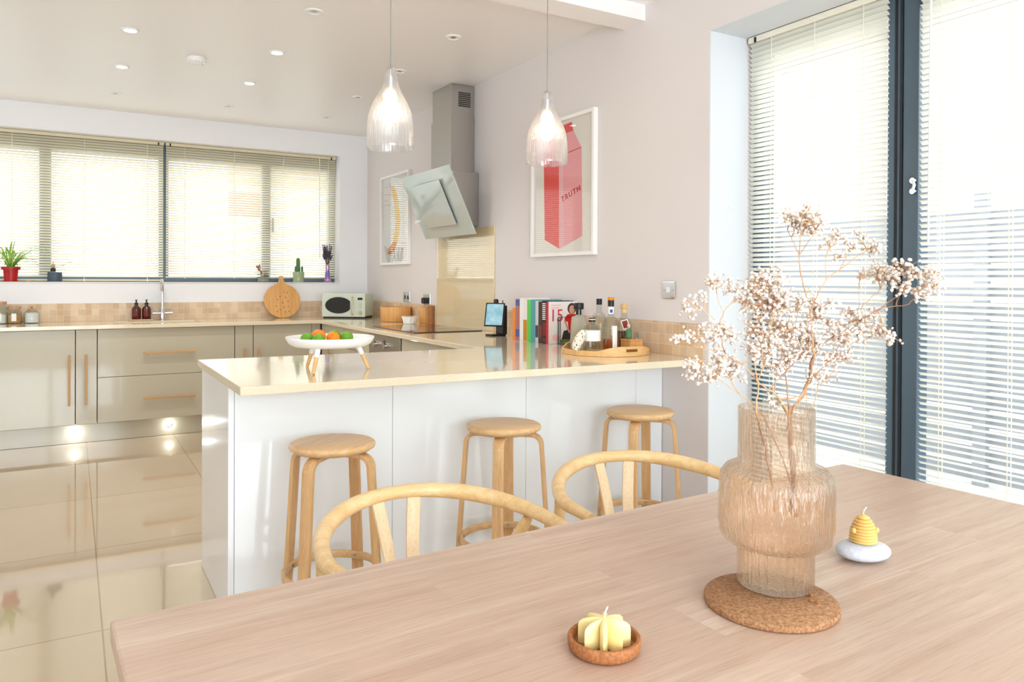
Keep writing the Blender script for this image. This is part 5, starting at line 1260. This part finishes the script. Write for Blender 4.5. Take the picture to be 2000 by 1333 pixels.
b = BM(); lathe(b, [(0, 0), (.050, 0), (.052, .003), (.052, .074), (.050, .078), (.020, .080), (.0, .080)], 36, (x, y, ZS), sy=.7); obj('pot', b, BLUEG, t, smooth=True, angle=40)
b = BM(); lathe(b, [(0, .0805), (.019, .0805), (.019, .110), (.010, .112), (0, .112)], 24, (x-.012, y, ZS)); obj('collar', b, BLACK, t, smooth=True, angle=40)
b = BM(); ball(b, (x-.012, y, ZS+.128), .018, 2, (.85, .85, 1.1)); sweep(b, [(x-.012, y, ZS+.14), (x-.012, y, ZS+.158)], .005, 6); obj('seed', b, mat('seed_tan', (196, 160, 116), .7), t, smooth=True)
b = BM(); leaf(b, (x, y-.01, ZS+.120), 0, .065, .015, 0, .011); leaf(b, (x+.05, y-.01, ZS+.128), 0, .075, .032, 0, .008); obj('leaf', b, LEAFD, t, smooth=True)
x = sillx(514, 7.17); y = 7.17
t = thing('glass_planter', 'clear glass planter with dried brown sprig above the chopping board', 'plant', (x, y, ZS))
b = BM(); lathe(b, [(0, 0), (.052, 0), (.053, .003), (.053, .082), (.051, .083), (.050, .082), (.050, .006), (0, .005)], 36, (x, y, ZS), cap=False, sy=.75); obj('glass', b, CLEAR, t, smooth=True, angle=50)
b = BM(); lathe(b, [(0, .006), (.048, .006), (.048, .045), (0, .048)], 28, (x, y, ZS), sy=.75); obj('gravel', b, mat('pale_gravel', (214, 202, 184), .9, var=((180, 166, 146), 120)), t)
b = BM(); rnd = random.Random(3); top = Vector((x-.05, y, ZS+.150)); p0 = Vector((x, y, ZS+.05)); sweep(b, [p0, top], .003, 6)
for k in range(22):
    s = rnd.uniform(.35, 1); q = p0.lerp(top, s); sweep(b, [q, q+Vector((rnd.uniform(-.028, .02), rnd.uniform(-.015, .015), rnd.uniform(.0, .03)))], [.003, .0025], 5)
for k in range(8): sweep(b, smooth_path([p0, p0+Vector((rnd.uniform(-.03, .05), 0, .05)), p0+Vector((rnd.uniform(-.08, .09), rnd.uniform(-.01, .01), rnd.uniform(.0, .07)))], 3), .0012, 4)
obj('dried_sprig', b, BROWN, t, smooth=True)
x = sillx(583, 7.17); y = 7.17
t = thing('cactus', 'green finger cactus in pale green glass pot on the sill', 'plant', (x, y, ZS))
b = BM(); lathe(b, [(0, 0), (.050, 0), (.051, .003), (.054, .098), (.051, .100), (.049, .096), (0, .094)], 36, (x, y, ZS), cap=False, sy=.75); obj('pot', b, mat('green_pot', (160, 176, 140), .25, coat=.3), t, smooth=True, angle=50)
for (dx, r, h) in ((-.004, .017, .225), (-.024, .012, .150), (.034, .009, .150), (.006, .012, .150)):
    b = BM(); lathe(b, [(r*.8, .095)]+[(r*(1-.0), .095+(h-.095)*k/6) for k in range(1, 6)]+[(r*.9, h-.006), (r*.5, h+.003), (0, h+.006)], 40, (x+dx, y, ZS), wob=lambda a, z: 1+.10*math.cos(a*10)); obj('cactus_column', b, CACT, t, smooth=True, angle=70)
x = sillx(639.5, 7.17); y = 7.17
IRI = mat('iridescent_glass', (120, 116, 190), .15, .4, coat=.6, var=((212, 150, 170), 14))
t = thing('bud_vase', 'iridescent blue-violet bud vase on the window sill', 'vase', (x, y, ZS))
b = BM(); lathe(b, [(0, 0), (.030, 0), (.034, .006), (.034, .03), (.024, .075), (.018, .12), (.021, .165), (.019, .165), (.016, .12), (.020, .075), (0, .03)], 36, (x, y, ZS), cap=False); obj('glass', b, IRI, t, smooth=True, angle=60)
b = BM(); lathe(b, [(.0215, .160), (.0225, .160), (.0225, .172), (.0215, .172), (.0215, .160)], 24, (x, y, ZS), cap=False); obj('twine', b, mat('twine', (206, 176, 120), .9), t)
t = thing('lavender_bunch', 'bunch of dried lavender in the iridescent bud vase', 'dried flowers', (x, y, ZS+.03))
rnd = random.Random(11); b = BM(); b2 = BM()
for k in range(34):
    dx, dy = rnd.uniform(-.05, .05), rnd.uniform(-.022, .022); h = rnd.uniform(.26, .37)
    p0 = Vector((x+dx*.15, y+dy*.15, ZS+.05)); p1 = Vector((x+dx*.25, y+dy*.3, ZS+.17)); p2 = Vector((x+dx, y+dy, ZS+h))
    sweep(b, smooth_path([p0, p1, p2], 3), .0011, 4)
    for j in range(7):
        q = p1.lerp(p2, .52+.5*j/7); ball(b2, q, .0058, 1, (1, 1, 1.2))
obj('stems', b, LAVS, t, smooth=True); o = obj('flower_spikes', b2, LAV, t, smooth=True); o['kind'] = 'stuff'
# little wall hook dot on the white reveal
t = thing('wall_hook', 'tiny clear cord cleat on white reveal beside the door blind', 'hook', (2.60, 2.508, 1.60))
q = onY(1428, 405, 2.506); b = BM(); sweep(b, [(q.x, 2.5085, q.z), (q.x, 2.500, q.z)], .007, 12); obj('cleat', b, WHITEP, t, smooth=True)
for o in list(bpy.data.objects):
    if '_local' in o: del o['_local']
